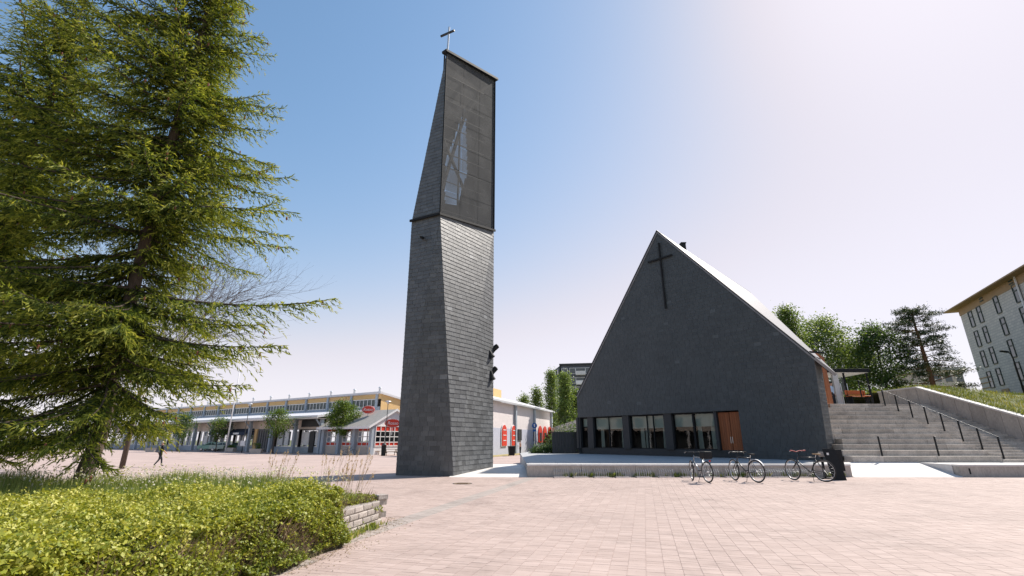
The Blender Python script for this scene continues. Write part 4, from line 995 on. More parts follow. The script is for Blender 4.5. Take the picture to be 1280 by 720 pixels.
def shopwin(t0, t1, z0, z1, n, m=None, frame=M_ALU):
    w = MB(HT)
    for i in range(n + 1): t = t0 + (t1 - t0) * i / n; w.bar(Hp(t, .95, z0), Hp(t, .95, z1), .08, .1, HB)
    for z in (z0, z1): w.bar(Hp(t0, .95, z), Hp(t1, .95, z), .1, .08, HB)
    o = w.build('shop_window', frame, hall)
    for i in range(n):
        a, c = t0 + (t1 - t0) * i / n + .03, t0 + (t1 - t0) * (i + 1) / n - .03; g = MB(HT); g.poly([Hp(a, 1.0, z0), Hp(c, 1.0, z0), Hp(c, 1.0, z1), Hp(a, 1.0, z1)]); g.build('pane', M_GLASSD, o)
    return o
for i in range(len(bays) - 1):
    t0, t1 = bays[i] + .3, bays[i + 1] - .3
    if i == 0:
        hbox('sign_band', t0, t1, .72, .86, 3.35, 4.25, M_DARK); w = shopwin(t0 + .3, t1 - .2, .8, 2.9, 4)
        for a in (.5, 3.2): hbox('poster', t0 + a, t0 + a + 1.3, .84, .93, 1.0, 2.7, M_SHOPW, w)
        hbox('door', t0 + 2.0, t0 + 3.0, .80, .9, .06, 2.8, M_DARK, w)
    elif i == 1:
        w = shopwin(t0 + .1, t1 - .1, .8, 3.0, 4)
        for a, l in ((.2, 1.2), (2.2, .9), (3.6, 1.1)): hbox('poster', t0 + a, t0 + a + l, .84, .93, .95, 2.8, M_SHOPW, w)
    elif i == 2:
        hbox('recess_shade_panel', t0, t1, .78, .87, 0.02, 3.2, M_INT); hbox('yellow_reveal', t1 - .75, t1 - .05, .60, .77, 0.02, 3.2, M_YEL)  # flat dark panel on the wall imitates the shade of a set-back entry
        w = MB(HT)
        for k in range(7): w.bar(Hp(t0 + .3 + k * .6, .74, .1), Hp(t0 + .3 + k * .6, .74, 3.0), .06, .05, HB)
        w.build('entrance_grille', M_DARK, hall)
    else:
        w = shopwin(t0 + .1, t1 - .1, .8, 3.0, 5)
        if i in (3, 4):
            b = MB(HT); b.prism([Hp(t0, .85, 3.3), Hp(t0, -.5, 2.75), Hp(t0, -.5, 2.35), Hp(t0, -.45, 2.35), Hp(t0, .85, 3.2)], HE * (t1 - t0)); b.build('awning', M_NAVY, hall)
            hbox('awning_sign', t0 + 1.6, t0 + 3.2, -.53, -.51, 2.45, 2.7, M_SHOPW)
        else:
            for a in (.4, 2.4):
                if (i + int(a)) % 2: hbox('poster', t0 + a, t0 + a + 1.0, .84, .93, .95, 2.3, M_SHOPW, w)
# clerestory
UD = 8.3
hbox('clerestory_sill', 8.5, TE, UD - .12, UD + .1, 5.7, 6.25, M_BLUEP); hbox('yellow_band', 8.4, TE, UD - .02, UD + .2, 7.35, 8.05, M_YEL)
b = MB(HT); b.poly([Hp(8.38, UD, 5.5), Hp(8.38, UD + 9, 5.5), Hp(8.38, UD + 9, 6.6), Hp(8.38, UD, 8.1)]); b.build('gable_wall', M_YEL, hall)
b = MB(HT); b.prism([Hp(8.1, UD - .45, 8.08), Hp(8.1, UD - .45, 8.36), Hp(8.1, UD + 9.3, 6.85), Hp(8.1, UD + 9.3, 6.6)], HE * (TE - 8.1)); b.build('upper_roof', M_WROOF, hall)
hbox('back_wall', 8.4, TE, UD + 8.9, UD + 9, 0, 6.6, M_BEIGE)
for i in range(-0, len(bays)):
    t = bays[i] - .8
    hbox('clerestory_pier', t - .22, t + .22, UD - .22, UD - .03, 5.95, 8.05, M_BLUEP)
    b = MB(HT); c = Hp(t, UD + .3, 8.2); b.tube([c, c + Vector((0, 0, .75))], .16, 8); b.tube([c + Vector((0, 0, .75)), c + Vector((0, 0, .95))], [.3, .05], 8); b.build('roof_vent', M_ALU, hall)
    if i + 1 < len(bays):
        w = MB(HT); t1 = bays[i + 1] - .8
        for k in range(7): x = t + .25 + (t1 - t - .5) * k / 6; w.bar(Hp(x, UD - .03, 6.25), Hp(x, UD - .03, 7.35), .1, .1, HB)
        for z in (6.28, 7.32): w.bar(Hp(t + .25, UD - .03, z), Hp(t1 - .25, UD - .03, z), .1, .08, HB)
        o = w.build('clerestory_window', M_ALU, hall)
        for k in range(6):
            x0 = t + .25 + (t1 - t - .5) * k / 6; x1 = t + .25 + (t1 - t - .5) * (k + 1) / 6; g = MB(HT); g.poly([Hp(x0, UD + .03, 6.25), Hp(x1, UD + .03, 6.25), Hp(x1, UD + .03, 7.35), Hp(x0, UD + .03, 7.35)]); g.build('pane', M_CLER, o)
hbox('clerestory_back', 8.5, TE, UD + .8, UD + .9, 5.9, 8, M_INT)
# restaurant end: red striped windows under a gable
cafe = empty('restaurant_wing', LT(HC), label='restaurant wing with red striped window panels and white gable', cat='building')
def cbox(*a, **k): return hbox(*a, parent=k.get('parent', cafe))
cbox('back_wall', .3, 9.4, 1.6, 1.7, 0, 3.3, M_INT); cbox('plinth', .3, 9.5, .3, .5, 0, .95, M_BEIGE)
for t in (.25, 3.3, 6.2, 9.3): cbox('pillar', t - .25, t + .25, -.12, .4, 0, 3.3, M_BLUEP)
def cafewin(p0, p1, n, z0=.98, z1=3.25):
    """p0, p1 plan points; red panel, two rows of panes, red panel"""
    d = (p1 - p0); L = d.length; d.normalize(); nn = Vector((d.y, -d.x, 0)); zz = [z0, z0 + .42, z0 + 1.05, z0 + 1.68, z1]
    if nn.y > 0: nn = -nn
    w = MB(HT)
    for i in range(n + 1): q = p0 + d * L * i / n; w.bar(q + Vector((0, 0, z0)), q + Vector((0, 0, z1)), .09, .1, nn)
    for z in zz: w.bar(p0 + Vector((0, 0, z)), p1 + Vector((0, 0, z)), .1, .07, nn)
    o = w.build('striped_window', M_SHOPW, cafe)
    for j in range(4):
        for i in range(n):
            a, c = p0 + d * L * i / n - nn * .02, p0 + d * L * (i + 1) / n - nn * .02; g = MB(HT); g.poly([a + Vector((0, 0, zz[j])), c + Vector((0, 0, zz[j])), c + Vector((0, 0, zz[j + 1])), a + Vector((0, 0, zz[j + 1]))])
            g.build('red_panel' if j in (0, 3) else 'pane', M_RED if j in (0, 3) else M_GLASSD, o)
for a, c in ((.5, 3.05), (3.55, 5.95), (6.45, 9.05)): cafewin(Hp(a, .4, 0), Hp(c, .4, 0), 3)
cafewin(Hp(-.02, .45, 0), Hp(-.02, 6.4, 0), 8)
RGH = 3.4
b = MB(HT); b.poly([Hp(0.02, 0, 3.3), Hp(0.02, 6.8, 3.3), Hp(0.02, RGH, 5.15)]); b.poly([Hp(0.02, 0, 0), Hp(0.02, 6.8, 0), Hp(0.02, 6.8, .97), Hp(0.02, 0, .97)]); b.build('gable_wall', M_WHITE, cafe)
b = MB(HT)
b.prism([Hp(-.25, -.75, 2.98), Hp(-.25, -.75, 3.14), Hp(-.25, RGH, 5.34), Hp(-.25, RGH, 5.16)], HE * 9.9); b.build('front_roof_slope', M_GREYR, cafe)
b = MB(HT); b.prism([Hp(-.25, RGH + .01, 5.16), Hp(-.25, RGH + .01, 5.34), Hp(-.25, 7.5, 3.14), Hp(-.25, 7.5, 2.98)], HE * 9.9); b.build('rear_roof_slope', M_WROOF, cafe)
b = MB(HT); b.prism([Hp(-.29, -.8, 2.94), Hp(-.29, -.8, 3.2), Hp(-.29, RGH, 5.40), Hp(-.29, RGH, 5.14)], HE * .035); b.prism([Hp(-.29, RGH + .003, 5.40), Hp(-.29, RGH + .003, 5.14), Hp(-.29, 7.55, 2.94), Hp(-.29, 7.55, 3.2)], HE * .035); b.build('verge_board', M_WHITE, cafe)
cbox('eave_fascia', -.2, 9.7, -.84, -.76, 2.92, 3.2, M_WHITE)
def text_mesh(txt, size, m, parent, M):
    cu = bpy.data.curves.new('lettering', 'FONT'); cu.body = txt; cu.size = size; cu.align_x = 'CENTER'; cu.align_y = 'CENTER'; cu.extrude = .012; cu.shear = .2
    o = bpy.data.objects.new('lettering', cu); COL.objects.link(o); dg = bpy.context.evaluated_depsgraph_get(); me = bpy.data.meshes.new_from_object(o.evaluated_get(dg))
    COL.objects.unlink(o); bpy.data.objects.remove(o); me.materials.clear(); me.materials.append(m); t = bpy.data.objects.new('lettering', me); link(t, parent); t.matrix_local = M
def oval_sign(px, py, yl, face, w, h, label, post):
    c = LT(spt(px, py, yl)); r = empty('oval_sign', c, 0, label, 'sign'); f = Vector(face).normalized(); x = Vector((0, 0, 1)).cross(f).normalized(); z = Vector((0, 0, 1))
    def ell(s, o): return [x * math.cos(t) * w * s + z * math.sin(t) * h * s + f * o for t in [2 * math.pi * i / 28 for i in range(28)]]
    b = MB(); b.prism(ell(1, 0), -f * .18); b.build('sign_board', M_RED, r); b = MB(); pts = ell(.94, .015); b.tube(pts, .018, 4, closed=True); b.build('rim', M_WHITE, r)
    M = Matrix((x, z, f)).transposed().to_4x4(); M.translation = f * .02; text_mesh('Rosso', h * 1.05, M_WHITE, r, M)
    if post: b = MB(); b.tube([-f * .12 + Vector((0, 0, -h * .9)), -f * .12 + Vector((0, 0, -h * .9 - post))], .06, 6); b.build('bracket', M_ALU, r)
oval_sign(460, 512, 61.5, (-.2, -1, 0), .95, .56, 'dark red oval restaurant sign on a bracket above the roof', .45)
oval_sign(491, 529, 57.2, (.5, -.85, 0), 1.05, .55, 'bright red oval restaurant sign in front of the white gable', 1.0)

# ------------------------------------------------------------------ white annex right of the tower (survey frame LT)
ax = empty('white_hall', LT((0, 60, 0)), label='white walled hall with pale roof and drainpipes, seen between tower and church', cat='building'); AT = Off(LT, (0, 60, 0))
q0 = Vector((-2.9, 53.5, 0)); q1 = Vector((6.4, 80, 0)); qd = (q1 - q0).normalized(); qn = Vector((qd.y, -qd.x, 0))    # outward, to the right
M_PINKW = mat('white_render', (.66, .61, .60), .8, .08, 1); M_LILAC = mat('lilac_render', (.45, .47, .55), .8, .08, 1)
Lq = (q1 - q0).length
def Aq(s, off, z): return q0 + qd * s + qn * off + Vector((0, 0, z))
def abox(name, s0, s1, o0, o1, z0, z1, m, par=None):
    b = MB(AT); b.prism([Aq(s0, o0, z0), Aq(s1, o0, z0), Aq(s1, o1, z0), Aq(s0, o1, z0)], (0, 0, z1 - z0)); return b.build(name, m, par or ax)
abox('lower_wall', 0, Lq, -.3, .02, -.2, 3.0, M_LILAC); abox('upper_wall', 0, Lq, -.3, 0, 3.0, 6.0, M_PINKW)
abox('far_end_wall', Lq - .3, Lq - .02, -14, -.31, -.2, 6, M_PINKW)
b = MB(AT); b.prism([Aq(-.2, .5, 5.95), Aq(-.2, .5, 6.2), Aq(-.2, -5, 7.7), Aq(-.2, -5, 7.4)], qd * (Lq + .6)); b.build('roof', M_WROOF, ax)
abox('gutter', -.3, Lq + .4, .5, .64, 5.92, 6.1, M_ALU)
for s in (9.7, 18.2, Lq - .2): abox('drainpipe', s - .22, s + .22, .03, .3, 0, 5.9, M_BLUEP)
b = MB(AT); b.prism([Aq(8, -4.2, 6.8), Aq(8, -4.2, 8.6), Aq(8, -6, 9.0), Aq(8, -6, 6.8)], qd * 8); b.build('yellow_rooflight', M_YEL, ax)
def arch(s, w, z0, z1, name, m, off=.06):
    b = MB(AT); pts = [Aq(s - w / 2, off, z0), Aq(s + w / 2, off, z0)] + [Aq(s + math.cos(t) * w / 2, off, z1 - w / 2 + math.sin(t) * w / 2) for t in [math.pi * i / 8 for i in range(9)]]
    b.prism(pts, qn * .06); return b.build(name, m, ax)
def s_at(px):
    k = (px - 640) / FPX / 1.055; return (q0.x - k * q0.y) / (k * qd.y - qd.x)
for px in (629, 641):
    s = s_at(px); a = arch(s, 1.9, .9, 3.5, 'arched_poster_frame', M_WHITE); a2 = arch(s, 1.6, 1.0, 3.38, 'red_arched_poster', M_RED, .125)
    for z in (1.6, 2.2, 2.8): b = MB(AT); b.bar(Aq(s - .5, .2, z), Aq(s + .5, .2, z), .02, .09); b.build('poster_stripe', M_SHOPW, a2)
for px in (675, 681, 687): a = arch(s_at(px), 2.1, 1.3, 3.7, 'red_arched_poster', M_RED); a3 = abox('poster_panel', s_at(px) - .55, s_at(px) + .55, .13, .17, 1.5, 2.7, M_DARK, None)
abox('notice_box', s_at(649) - .7, s_at(649) + .7, .03, .14, 1.6, 3.0, M_DARK); abox('notice_box', s_at(668) - .5, s_at(668) + .5, .03, .14, 1.5, 2.8, M_DARK)
# dry grass verge and fence by it
vg = MB(LT); vg.prism([Aq(-8, .05, .03), Aq(-8, 1.6, .03), Aq(Lq, 3.2, .03), Aq(Lq, .05, .03)], (0, 0, -.4)); o = vg.build('verge', mat('dry_verge', (.33, .27, .12), .95, .3, 2, bmp=.8, bscale=8, bdist=.05)); tag(o, kind='structure')
rl = empty('railing', LT(Aq(16, 1.4, 0)), 0, 'low pale railing in front of the white hall', 'railing'); o_ = Aq(16, 1.4, 0); RL = Off(LT, o_)
for i in range(6): b = MB(RL); b.bar(Aq(16 + i * 1.9, 1.4, 0), Aq(16 + i * 1.9, 1.4, 1.1), .08, .08, (0, 1, 0)); b.build('post', M_WHITE, rl)
for z in (.5, 1.05): b = MB(RL); b.bar(Aq(15.9, 1.4, z), Aq(25.6, 1.4, z), .1, .05); b.build('rail', M_WHITE, rl)

# dark boarded fence at the church corner
fc = empty('dark_fence', RT((4.8, 43, 0)), label='black boarded fence joining the left corner of the church', cat='fence'); FO = Off(RT, (4.8, 43, 0))
xa, xb = spt(690, 550, 43).x, spt(724, 550, 43).x + .1
nb_ = 9
for i in range(nb_): b = MB(FO); x = xa + (xb - xa) * i / nb_; b.box(x + .006, x + (xb - xa) / nb_ - .006, 42.95 + .02 * (i % 2), 43.05 + .02 * (i % 2), -.2, 2.25); b.build('board', M_DARK, fc)
b = MB(FO); b.box(xa - .05, xb, 42.93, 43.12, 2.26, 2.34); b.build('cap_rail', M_DARK, fc)
def bush(name, label, base, rx, ry, h, n, leaf, m, cat='shrub'):
    root = empty(name, base, 0, label, cat); u = nrm(RNG.normal(size=(90, 3))); u[:, 2] = np.abs(u[:, 2]); C = u * np.array([rx, ry, h]) * RNG.uniform(.5, .95, (90, 1))
    crown_leaves('foliage', root, C, np.ones(90), n, leaf, leaf * .65, m, h * .16)
    C0_ = C[:24]; segs('stems', np.zeros((24, 3)) + np.array([0, 0, -.1]), C0_, np.full(24, .02), np.full(24, .008), M_BARK, root, 3); return root
bush('shrub', 'dark low shrub in front of the black boarded fence', RT(spt(679, 567, 44)) * 1.0, 1.1, .7, .75, 4500, .05, M_DARKL)
bush('shrub', 'rounded dark shrub growing over the black boarded fence', RT((5.2, 44.4, .2)), 1.6, .8, 2.7, 6500, .06, M_DARKL)

# ------------------------------------------------------------------ far block of flats (dark)
def flats(name, label, cx0, cx1, Y, ztop, depth, skew, wallm, rows, cols, base=-.5):
    root = empty(name, (0, Y, base), 0, label, 'building'); T = lambda p: Vector(p) - Vector((0, Y, base)); p0 = Vector((cx0, Y + skew, 0)); p1 = Vector((cx1, Y, 0)); d = p1 - p0; L = d.length; d.normalize(); n = Vector((d.y, -d.x, 0))
    b = MB(T); b.prism([p0 + Vector((0, 0, base)), p1 + Vector((0, 0, base)), p1 - n * depth + Vector((0, 0, base)), p0 - n * depth + Vector((0, 0, base))], (0, 0, ztop - base)); b.build('wall', wallm, root)
    b = MB(T); e = .4; b.prism([p0 + n * e - d * e + Vector((0, 0, ztop)), p1 + n * e + d * e + Vector((0, 0, ztop)), p1 - n * (depth + e) + d * e + Vector((0, 0, ztop)), p0 - n * (depth + e) - d * e + Vector((0, 0, ztop))], (0, 0, .5)); b.build('roof', M_DARK, root)
    fh = (ztop - base - 1) / rows
    for r in range(rows):
        for c in range(cols):
            u = L * (c + .5) / cols; z = base + 1.2 + r * fh; balc = (c % 3 == 2); w = 1.5 if balc else .9; a = p0 + d * (u - w) + n * .03; q = p0 + d * (u + w) + n * .03
            b = MB(T); 
            for s in (a, q): b.bar(s + Vector((0, 0, z)), s + Vector((0, 0, z + fh * .62)), .12, .1, n)
            for zz in (z, z + fh * .62): b.bar(a + Vector((0, 0, zz)), q + Vector((0, 0, zz)), .12, .1, n)
            o = b.build('window', M_SHOPW, root); b = MB(T); b.poly([a + Vector((0, 0, z)), q + Vector((0, 0, z)), q + Vector((0, 0, z + fh * .62)), a + Vector((0, 0, z + fh * .62))]); b.build('pane', M_GLASSF, o)
            if balc: b = MB(T); b.prism([a + Vector((0, 0, z - .5)), q + Vector((0, 0, z - .5)), q + n * 1.3 + Vector((0, 0, z - .5)), a + n * 1.3 + Vector((0, 0, z - .5))], (0, 0, .2)); b.prism([a + n * 1.3 + Vector((0, 0, z - .3)), q + n * 1.3 + Vector((0, 0, z - .3)), q + n * 1.36 + Vector((0, 0, z - .3)), a + n * 1.36 + Vector((0, 0, z - .3))], (0, 0, 1.0)); b.build('balcony', M_SHOPW, root)
    return root
m_, nt_, b_ = new_mat('far_glass'); b_.inputs['Base Color'].default_value = (.07, .09, .09, 1); b_.inputs['Roughness'].default_value = .12; b_.inputs['Specular IOR Level'].default_value = .6; M_GLASSF = m_
k0, _ = ray(704, 520); k1, r1 = ray(707, 453); kL, _ = ray(690, 500); Yf = 145
zt = CAM_H + ray(720, 455)[1] * Yf
M_DKBR = mat('dark_brick', (.075, .085, .10), .8, .2, 1)
f1 = flats('apartment_block', 'tall dark apartment block with pale balconies behind the birches', ray(704, 520)[0] * Yf, ray(775, 520)[0] * Yf, Yf, zt, 16, 3, M_DKBR, 8, 7)
# its left flank turned towards the square
fl_ = MB(lambda p: Vector(p) - Vector((0, Yf, -.5))); xL = ray(690.5, 500)[0] * (Yf + 17); pL = Vector((xL, Yf + 17, -.5)); pR = Vector((ray(704, 520)[0] * Yf - .4, Yf + 3, -.5))
dd = (pR - pL).normalized(); fl_.prism([pL, pR, pR + Vector((2, 3, 0)), pL + Vector((2, 3, 0))], (0, 0, zt + .3)); fw = fl_.build('flank_wall', M_DKBR, f1)
nn = Vector((dd.y, -dd.x, 0))
for r_ in range(8):
    for c_ in range(3):
        a = pL + dd * (3 + c_ * 4.2) + nn * .1 + Vector((0, 0, 1.5 + r_ * (zt / 8.2))); b = MB(lambda p: Vector(p) - Vector((0, Yf, -.5))); b.prism([a, a + dd * 1.6, a + dd * 1.6 + Vector((0, 0, 1.5)), a + Vector((0, 0, 1.5))], nn * .08); b.build('window', M_GLASSF, f1)

# terrace of shops closing the square on the far left, seen only as a reflection in the church windows
LX = -66
tr_ = empty('shop_terrace', (LX, 22, -.4), label='pale two storey shop terrace facing the square opposite the church windows', cat='building'); TO = lambda p: Vector(p) - Vector((LX, 22, -.4))
b = MB(TO); b.box(LX - 9, LX, -8, 52, 3.4, 9.5); b.build('upper_wall', M_BEIGE, tr_); b = MB(TO); b.box(LX - 9, LX - 1.2, -8, 52, -.6, 3.395); b.build('shopfront', M_DARK, tr_)
b = MB(TO); b.box(LX - 9.5, LX + .6, -8.5, 52.5, 9.505, 9.9); b.build('roof', M_GREYR, tr_)
for i in range(15):
    yy = -6 + i * 4; b = MB(TO); b.box(LX - .35, LX + .05, yy - 2.1, yy - 1.8, -.5, 3.39); b.build('pillar', M_WHITE, tr_)
    for z in (4.2, 7.0): b = MB(TO); b.box(LX + .01, LX + .06, yy - .9, yy + .9, z, z + 1.6); b.build('window', M_GLASSF, tr_)
# pale low wall and hedgerow far between hall and church
b = MB(); y = 96; b.box(ray(684, 545)[0] * y, ray(760, 545)[0] * y, y, y + .4, -.6, CAM_H + ray(700, 531)[1] * y - .6); o = b.build('garden_wall', M_CONCL); tag(o, 'pale low wall far beyond the black fence', 'wall')

# ------------------------------------------------------------------ right hand building on the hill
Yc = 60; kC, rC = ray(1198, 387); pc = Vector((kC * Yc, Yc, 0)); zt2 = CAM_H + rC * Yc; fd = Vector((-.406, -.914, 0)).normalized(); fn = Vector((-.914, .406, 0)).normalized()
rb = empty('office_building', (pc.x, pc.y, 3.5), label='pale brick building with narrow green windows and tan overhanging roof', cat='building'); RBT = lambda p: Vector(p) - Vector((pc.x, pc.y, 3.5))
def Rp(s, z, off=0): return pc + fd * s + fn * off + Vector((0, 0, z))
M_WBR, nt_, b_ = new_mat('white_brick'); co = coords(nt_, rot=0)
tc = nt_.nodes.new('ShaderNodeUVMap'); br = nt_.nodes.new('ShaderNodeTexBrick'); br.inputs['Scale'].default_value = 1; br.inputs['Brick Width'].default_value = .6; br.inputs['Row Height'].default_value = .3; br.inputs['Mortar Size'].default_value = .02
br.inputs['Color1'].default_value = (.62, .57, .51, 1); br.inputs['Color2'].default_value = (.52, .48, .44, 1); br.inputs['Mortar'].default_value = (.36, .34, .33, 1); nt_.links.new(tc.outputs[0], br.inputs[0]); nt_.links.new(br.outputs[0], b_.inputs['Base Color']); b_.inputs['Roughness'].default_value = .8
LB = 46
me = bpy.data.meshes.new('wall'); V = [Rp(0, 3), Rp(LB, 3), Rp(LB, zt2 - .9), Rp(0, zt2 - .9), Rp(0, 3, -14), Rp(0, zt2 - .9, -14), Rp(LB, 3, -14), Rp(LB, zt2 - .9, -14)]
me.from_pydata([tuple(RBT(v)) for v in V], [], [(0, 1, 2, 3), (4, 0, 3, 5), (1, 6, 7, 2), (6, 4, 5, 7)]); uv = me.uv_layers.new(name='UVMap')
for pl_i in me.polygons:
    for li in pl_i.loop_indices:
        v = V[me.loops[li].vertex_index] - pc; uv.data[li].uv = (v.dot(fd) + v.dot(fn), v.z)
me.materials.append(M_WBR); me.update(); o = bpy.data.objects.new('wall', me); link(o, rb)
M_TAN = mat('tan_board', (.38, .25, .14), .8, .15, 2); M_GREENF = mat('green_frame', (.03, .05, .035), .5, .2)
b = MB(RBT); b.prism([Rp(-.05, zt2 - .9, .05), Rp(LB, zt2 - .9, .05), Rp(LB, zt2, .05), Rp(-.05, zt2, .05)], -fn * 14); b.build('frieze', M_TAN, rb)
b = MB(RBT); b.prism([Rp(-1.9, zt2, 1.0), Rp(LB, zt2, 1.0), Rp(LB, zt2 + .15, 1.0), Rp(-1.9, zt2 + .15, 1.0)], -fn * 16); b.build('roof', M_TAN, rb)
def sp2(px, py):
    k, r = ray(px, py); s = (pc.x - k * pc.y) / (k * fd.y - fd.x); y = pc.y + fd.y * s; return s, CAM_H + r * y
def rwin(px, py, w, h, m=None):
    s, z = sp2(px, py); f = MB(RBT)
    for a in (-w / 2, w / 2): f.bar(Rp(s + a, z - h / 2, .03), Rp(s + a, z + h / 2, .03), .08, .12, fn)
    for q in (-h / 2, h / 2, h * .12): f.bar(Rp(s - w / 2, z + q, .03), Rp(s + w / 2, z + q, .03), .12, .08, fn)
    o = f.build('window', M_GREENF, rb); g = MB(RBT); g.poly([Rp(s - w / 2, z - h / 2, .02), Rp(s + w / 2, z - h / 2, .02), Rp(s + w / 2, z + h / 2, .02), Rp(s - w / 2, z + h / 2, .02)]); g.build('pane', m or M_GLASSF, o)
ws = [sp2(1215, 399), sp2(1225.5, 393), sp2(1247, 381), sp2(1272, 366)]
zst = (ws[0][1] - sp2(1240.6, 474)[1]) / 3
for (s, z) in ws + [(ws[3][0] + 2.6, ws[3][1]), (ws[3][0] + 5.4, ws[3][1])]:
    for i in range(5):
        zz = z - i * zst; f = MB(RBT); w, h = (.95 if s < ws[3][0] - .5 else 1.2), zst * .76
        for a in (-w / 2, w / 2): f.bar(Rp(s + a, zz - h / 2, .03), Rp(s + a, zz + h / 2, .03), .09, .12, fn)
        for q in (-h / 2, h / 2, h * .15): f.bar(Rp(s - w / 2, zz + q, .03), Rp(s + w / 2, zz + q, .03), .12, .09, fn)
        o = f.build('window', M_GREENF, rb); g = MB(RBT); g.poly([Rp(s - w / 2, zz - h / 2, .03), Rp(s + w / 2, zz - h / 2, .03), Rp(s + w / 2, zz + h / 2, .03), Rp(s - w / 2, zz + h / 2, .03)]); g.build('pane', M_GLASSF, o)
for px, py in ((1227, 373), (1264, 351)):
    s, z = sp2(px, py); g = MB(RBT); 
    for i in range(3): g.bar(Rp(s - .4, z - .3 + i * .3, .09), Rp(s + .4, z - .3 + i * .3, .09), .08, .14)
    g.build('vent_louvre', M_GREENF, rb)
s, z = sp2(1260, 496); b = MB(RBT); b.prism([Rp(s - .8, z - 2, .04), Rp(s + .8, z - 2, .04), Rp(s + .8, z + .9, .04), Rp(s - .8, z + .9, .04)], fn * .05); b.build('door', M_TAN, rb)
s, z = sp2(1272, 350); b = MB(RBT); b.bar(Rp(s, z + .4, .2), Rp(s, 4, .2), .12, .12, fn); b.build('drainpipe', M_WHITE, rb)
for i in range(9): b = MB(RBT); zz = 3.8 + i * .62; b.prism([Rp(-.02, zz, .02), Rp(2.2 + .5 * (i % 3), zz, .02), Rp(2.2 + .5 * (i % 3), zz + .12, .02), Rp(-.02, zz + .12, .02)], fn * .03); b.build('brick_course', M_TAN, rb)
# small flat roofed building behind the pine
y = 85; x0 = ray(1160, 470)[0] * y; x1 = ray(1204, 470)[0] * y; z1 = CAM_H + ray(1185, 459)[1] * y
sb = empty('pavilion', (x0, y, 4), label='small beige flat roofed building half hidden behind the pine', cat='building'); b = MB(lambda p: Vector(p) - Vector((x0, y, 4))); b.box(x0, x1, y, y + 8, 3.4, z1 - .6); b.build('wall', M_BEIGE, sb)
b = MB(lambda p: Vector(p) - Vector((x0, y, 4))); b.box(x0 - .5, x1 + .5, y - .5, y + 8.5, z1 - .6, z1); b.build('roof', M_GREYR, sb)
for i in range(3): b = MB(lambda p: Vector(p) - Vector((x0, y, 4))); b.box(x0 + 1 + i * 2, x0 + 2.2 + i * 2, y - .05, y - .01, z1 - 2.6, z1 - 1.2); b.build('window', M_GLASSF, sb)

# ------------------------------------------------------------------ trees behind
UZ = TOP_Z * KR
def gtree(px, pyt, y, base_z, label, R, n, leaf, m, bark, seed, **k):
    kx, _ = ray(px, 505 if base_z > 1 else 555); z1 = CAM_H + ray(px, pyt)[1] * y
    return broad_tree(k.pop('name', 'birch_tree'), label, (kx * y, y, base_z), z1 - base_z, R, k.pop('cb', .2), n, leaf, m, bark, seed, **k)
gtree(1003, 372, 52, UZ, 'tall birch with pale leaves close behind the church roof', 3.0, 11000, .11, M_BIRL, M_BIRCH, 1, shape='birch', nl=30, sig=.5)
gtree(1045, 392, 55, UZ, 'broad light green birch behind the entrance canopy', 4.2, 15000, .12, M_BIRL, M_BIRCH, 2, shape='oval', nl=30, sig=.6, cb=.12)
gtree(974, 402, 58, UZ, 'slender dark birch just showing over the church roof edge', 2.6, 9000, .11, M_DARKL, M_BIRCH, 3, shape='birch', nl=24, sig=.5)
gtree(1075, 425, 60, UZ, 'round topped green tree between the birches and the dark maple', 3.4, 12000, .12, M_BIRL, M_BARK, 4, shape='oval', nl=24, sig=.6, cb=.1, name='leafy_tree')
gtree(1113, 398, 52, UZ, 'dark dense maple standing above the stair head', 3.1, 11000, .12, M_DARKL, M_BARK, 5, shape='oval', nl=30, sig=.55, cb=.06, name='leafy_tree')
for i, (px, y, rx, h, m) in enumerate(((1060, 47, 2.4, 2.0, M_DARKL), (1085, 45, 2.4, 2.6, M_DARKL), (1105, 42, 1.6, 1.7, M_DARKL), (1180, 62, 3.0, 4.0, M_DARKL), (1160, 58, 2.6, 3.5, M_DARKL), (1195, 56, 1.8, 2.2, M_DARKL))):
    kx, _ = ray(px, 500); bz = UZ if px < 1130 else bank(kx * y, y) - .1
    bush('shrub', ['dense dark shrub at the foot of the trees under the canopy', 'rounded dark shrub beside the stair head handrail', 'small dark shrub at the end of the retaining wall', 'large shrub under the pine before the small beige building', 'leafy shrub at the foot of the pine trunk', 'low shrub on the grass bank below the pale brick building'][i], (kx * y, y, bz), rx, rx * .7, h, 6500, .09, m)
# pine
y = 49; kx, _ = ray(1170, 490); pz = UZ + .8; H_ = CAM_H + ray(1140, 386)[1] * y - pz
pn_ = empty('pine_tree', (kx * y, y, pz), 0, 'tall open pine with flat layered branches on the grass bank', 'tree'); rs = np.random.default_rng(8)
b = MB(); b.tube([(0, 0, -.5), (-.1, 0, H_ * .3), (-.25, 0, H_ * .7), (-.35, 0, H_)], [.26, .22, .14, .03], 8); tk = b.build('trunk', M_PINEB, pn_, smooth=True)
C, W, S0, S1, q0_, q1_ = [], [], [], [], [], []
for i in range(46):
    u = .22 + .78 * (i / 46) ** .9; az = i * 2.4 + rs.uniform(-.4, .4); R_ = (4.4 * (1 - u) ** .55 + .5) * rs.uniform(.5, 1.1); p = Vector((-.35 * u, 0, H_ * u)); e = p + Vector((math.cos(az) * R_, math.sin(az) * R_, R_ * rs.uniform(-.08, .22)))
    S0.append(tuple(p)); S1.append(tuple(e)); q0_.append(.05); q1_.append(.015)
    for j in range(9):
        f = rs.uniform(.35, 1.05); c = p.lerp(e, f) + Vector((rs.normal() * .32 * f, rs.normal() * .32 * f, .12 + rs.normal() * .1)); C.append(tuple(c)); W.append(1)
tag(segs('limbs', S0, S1, q0_, q1_, M_PINEB, tk), kind='stuff')
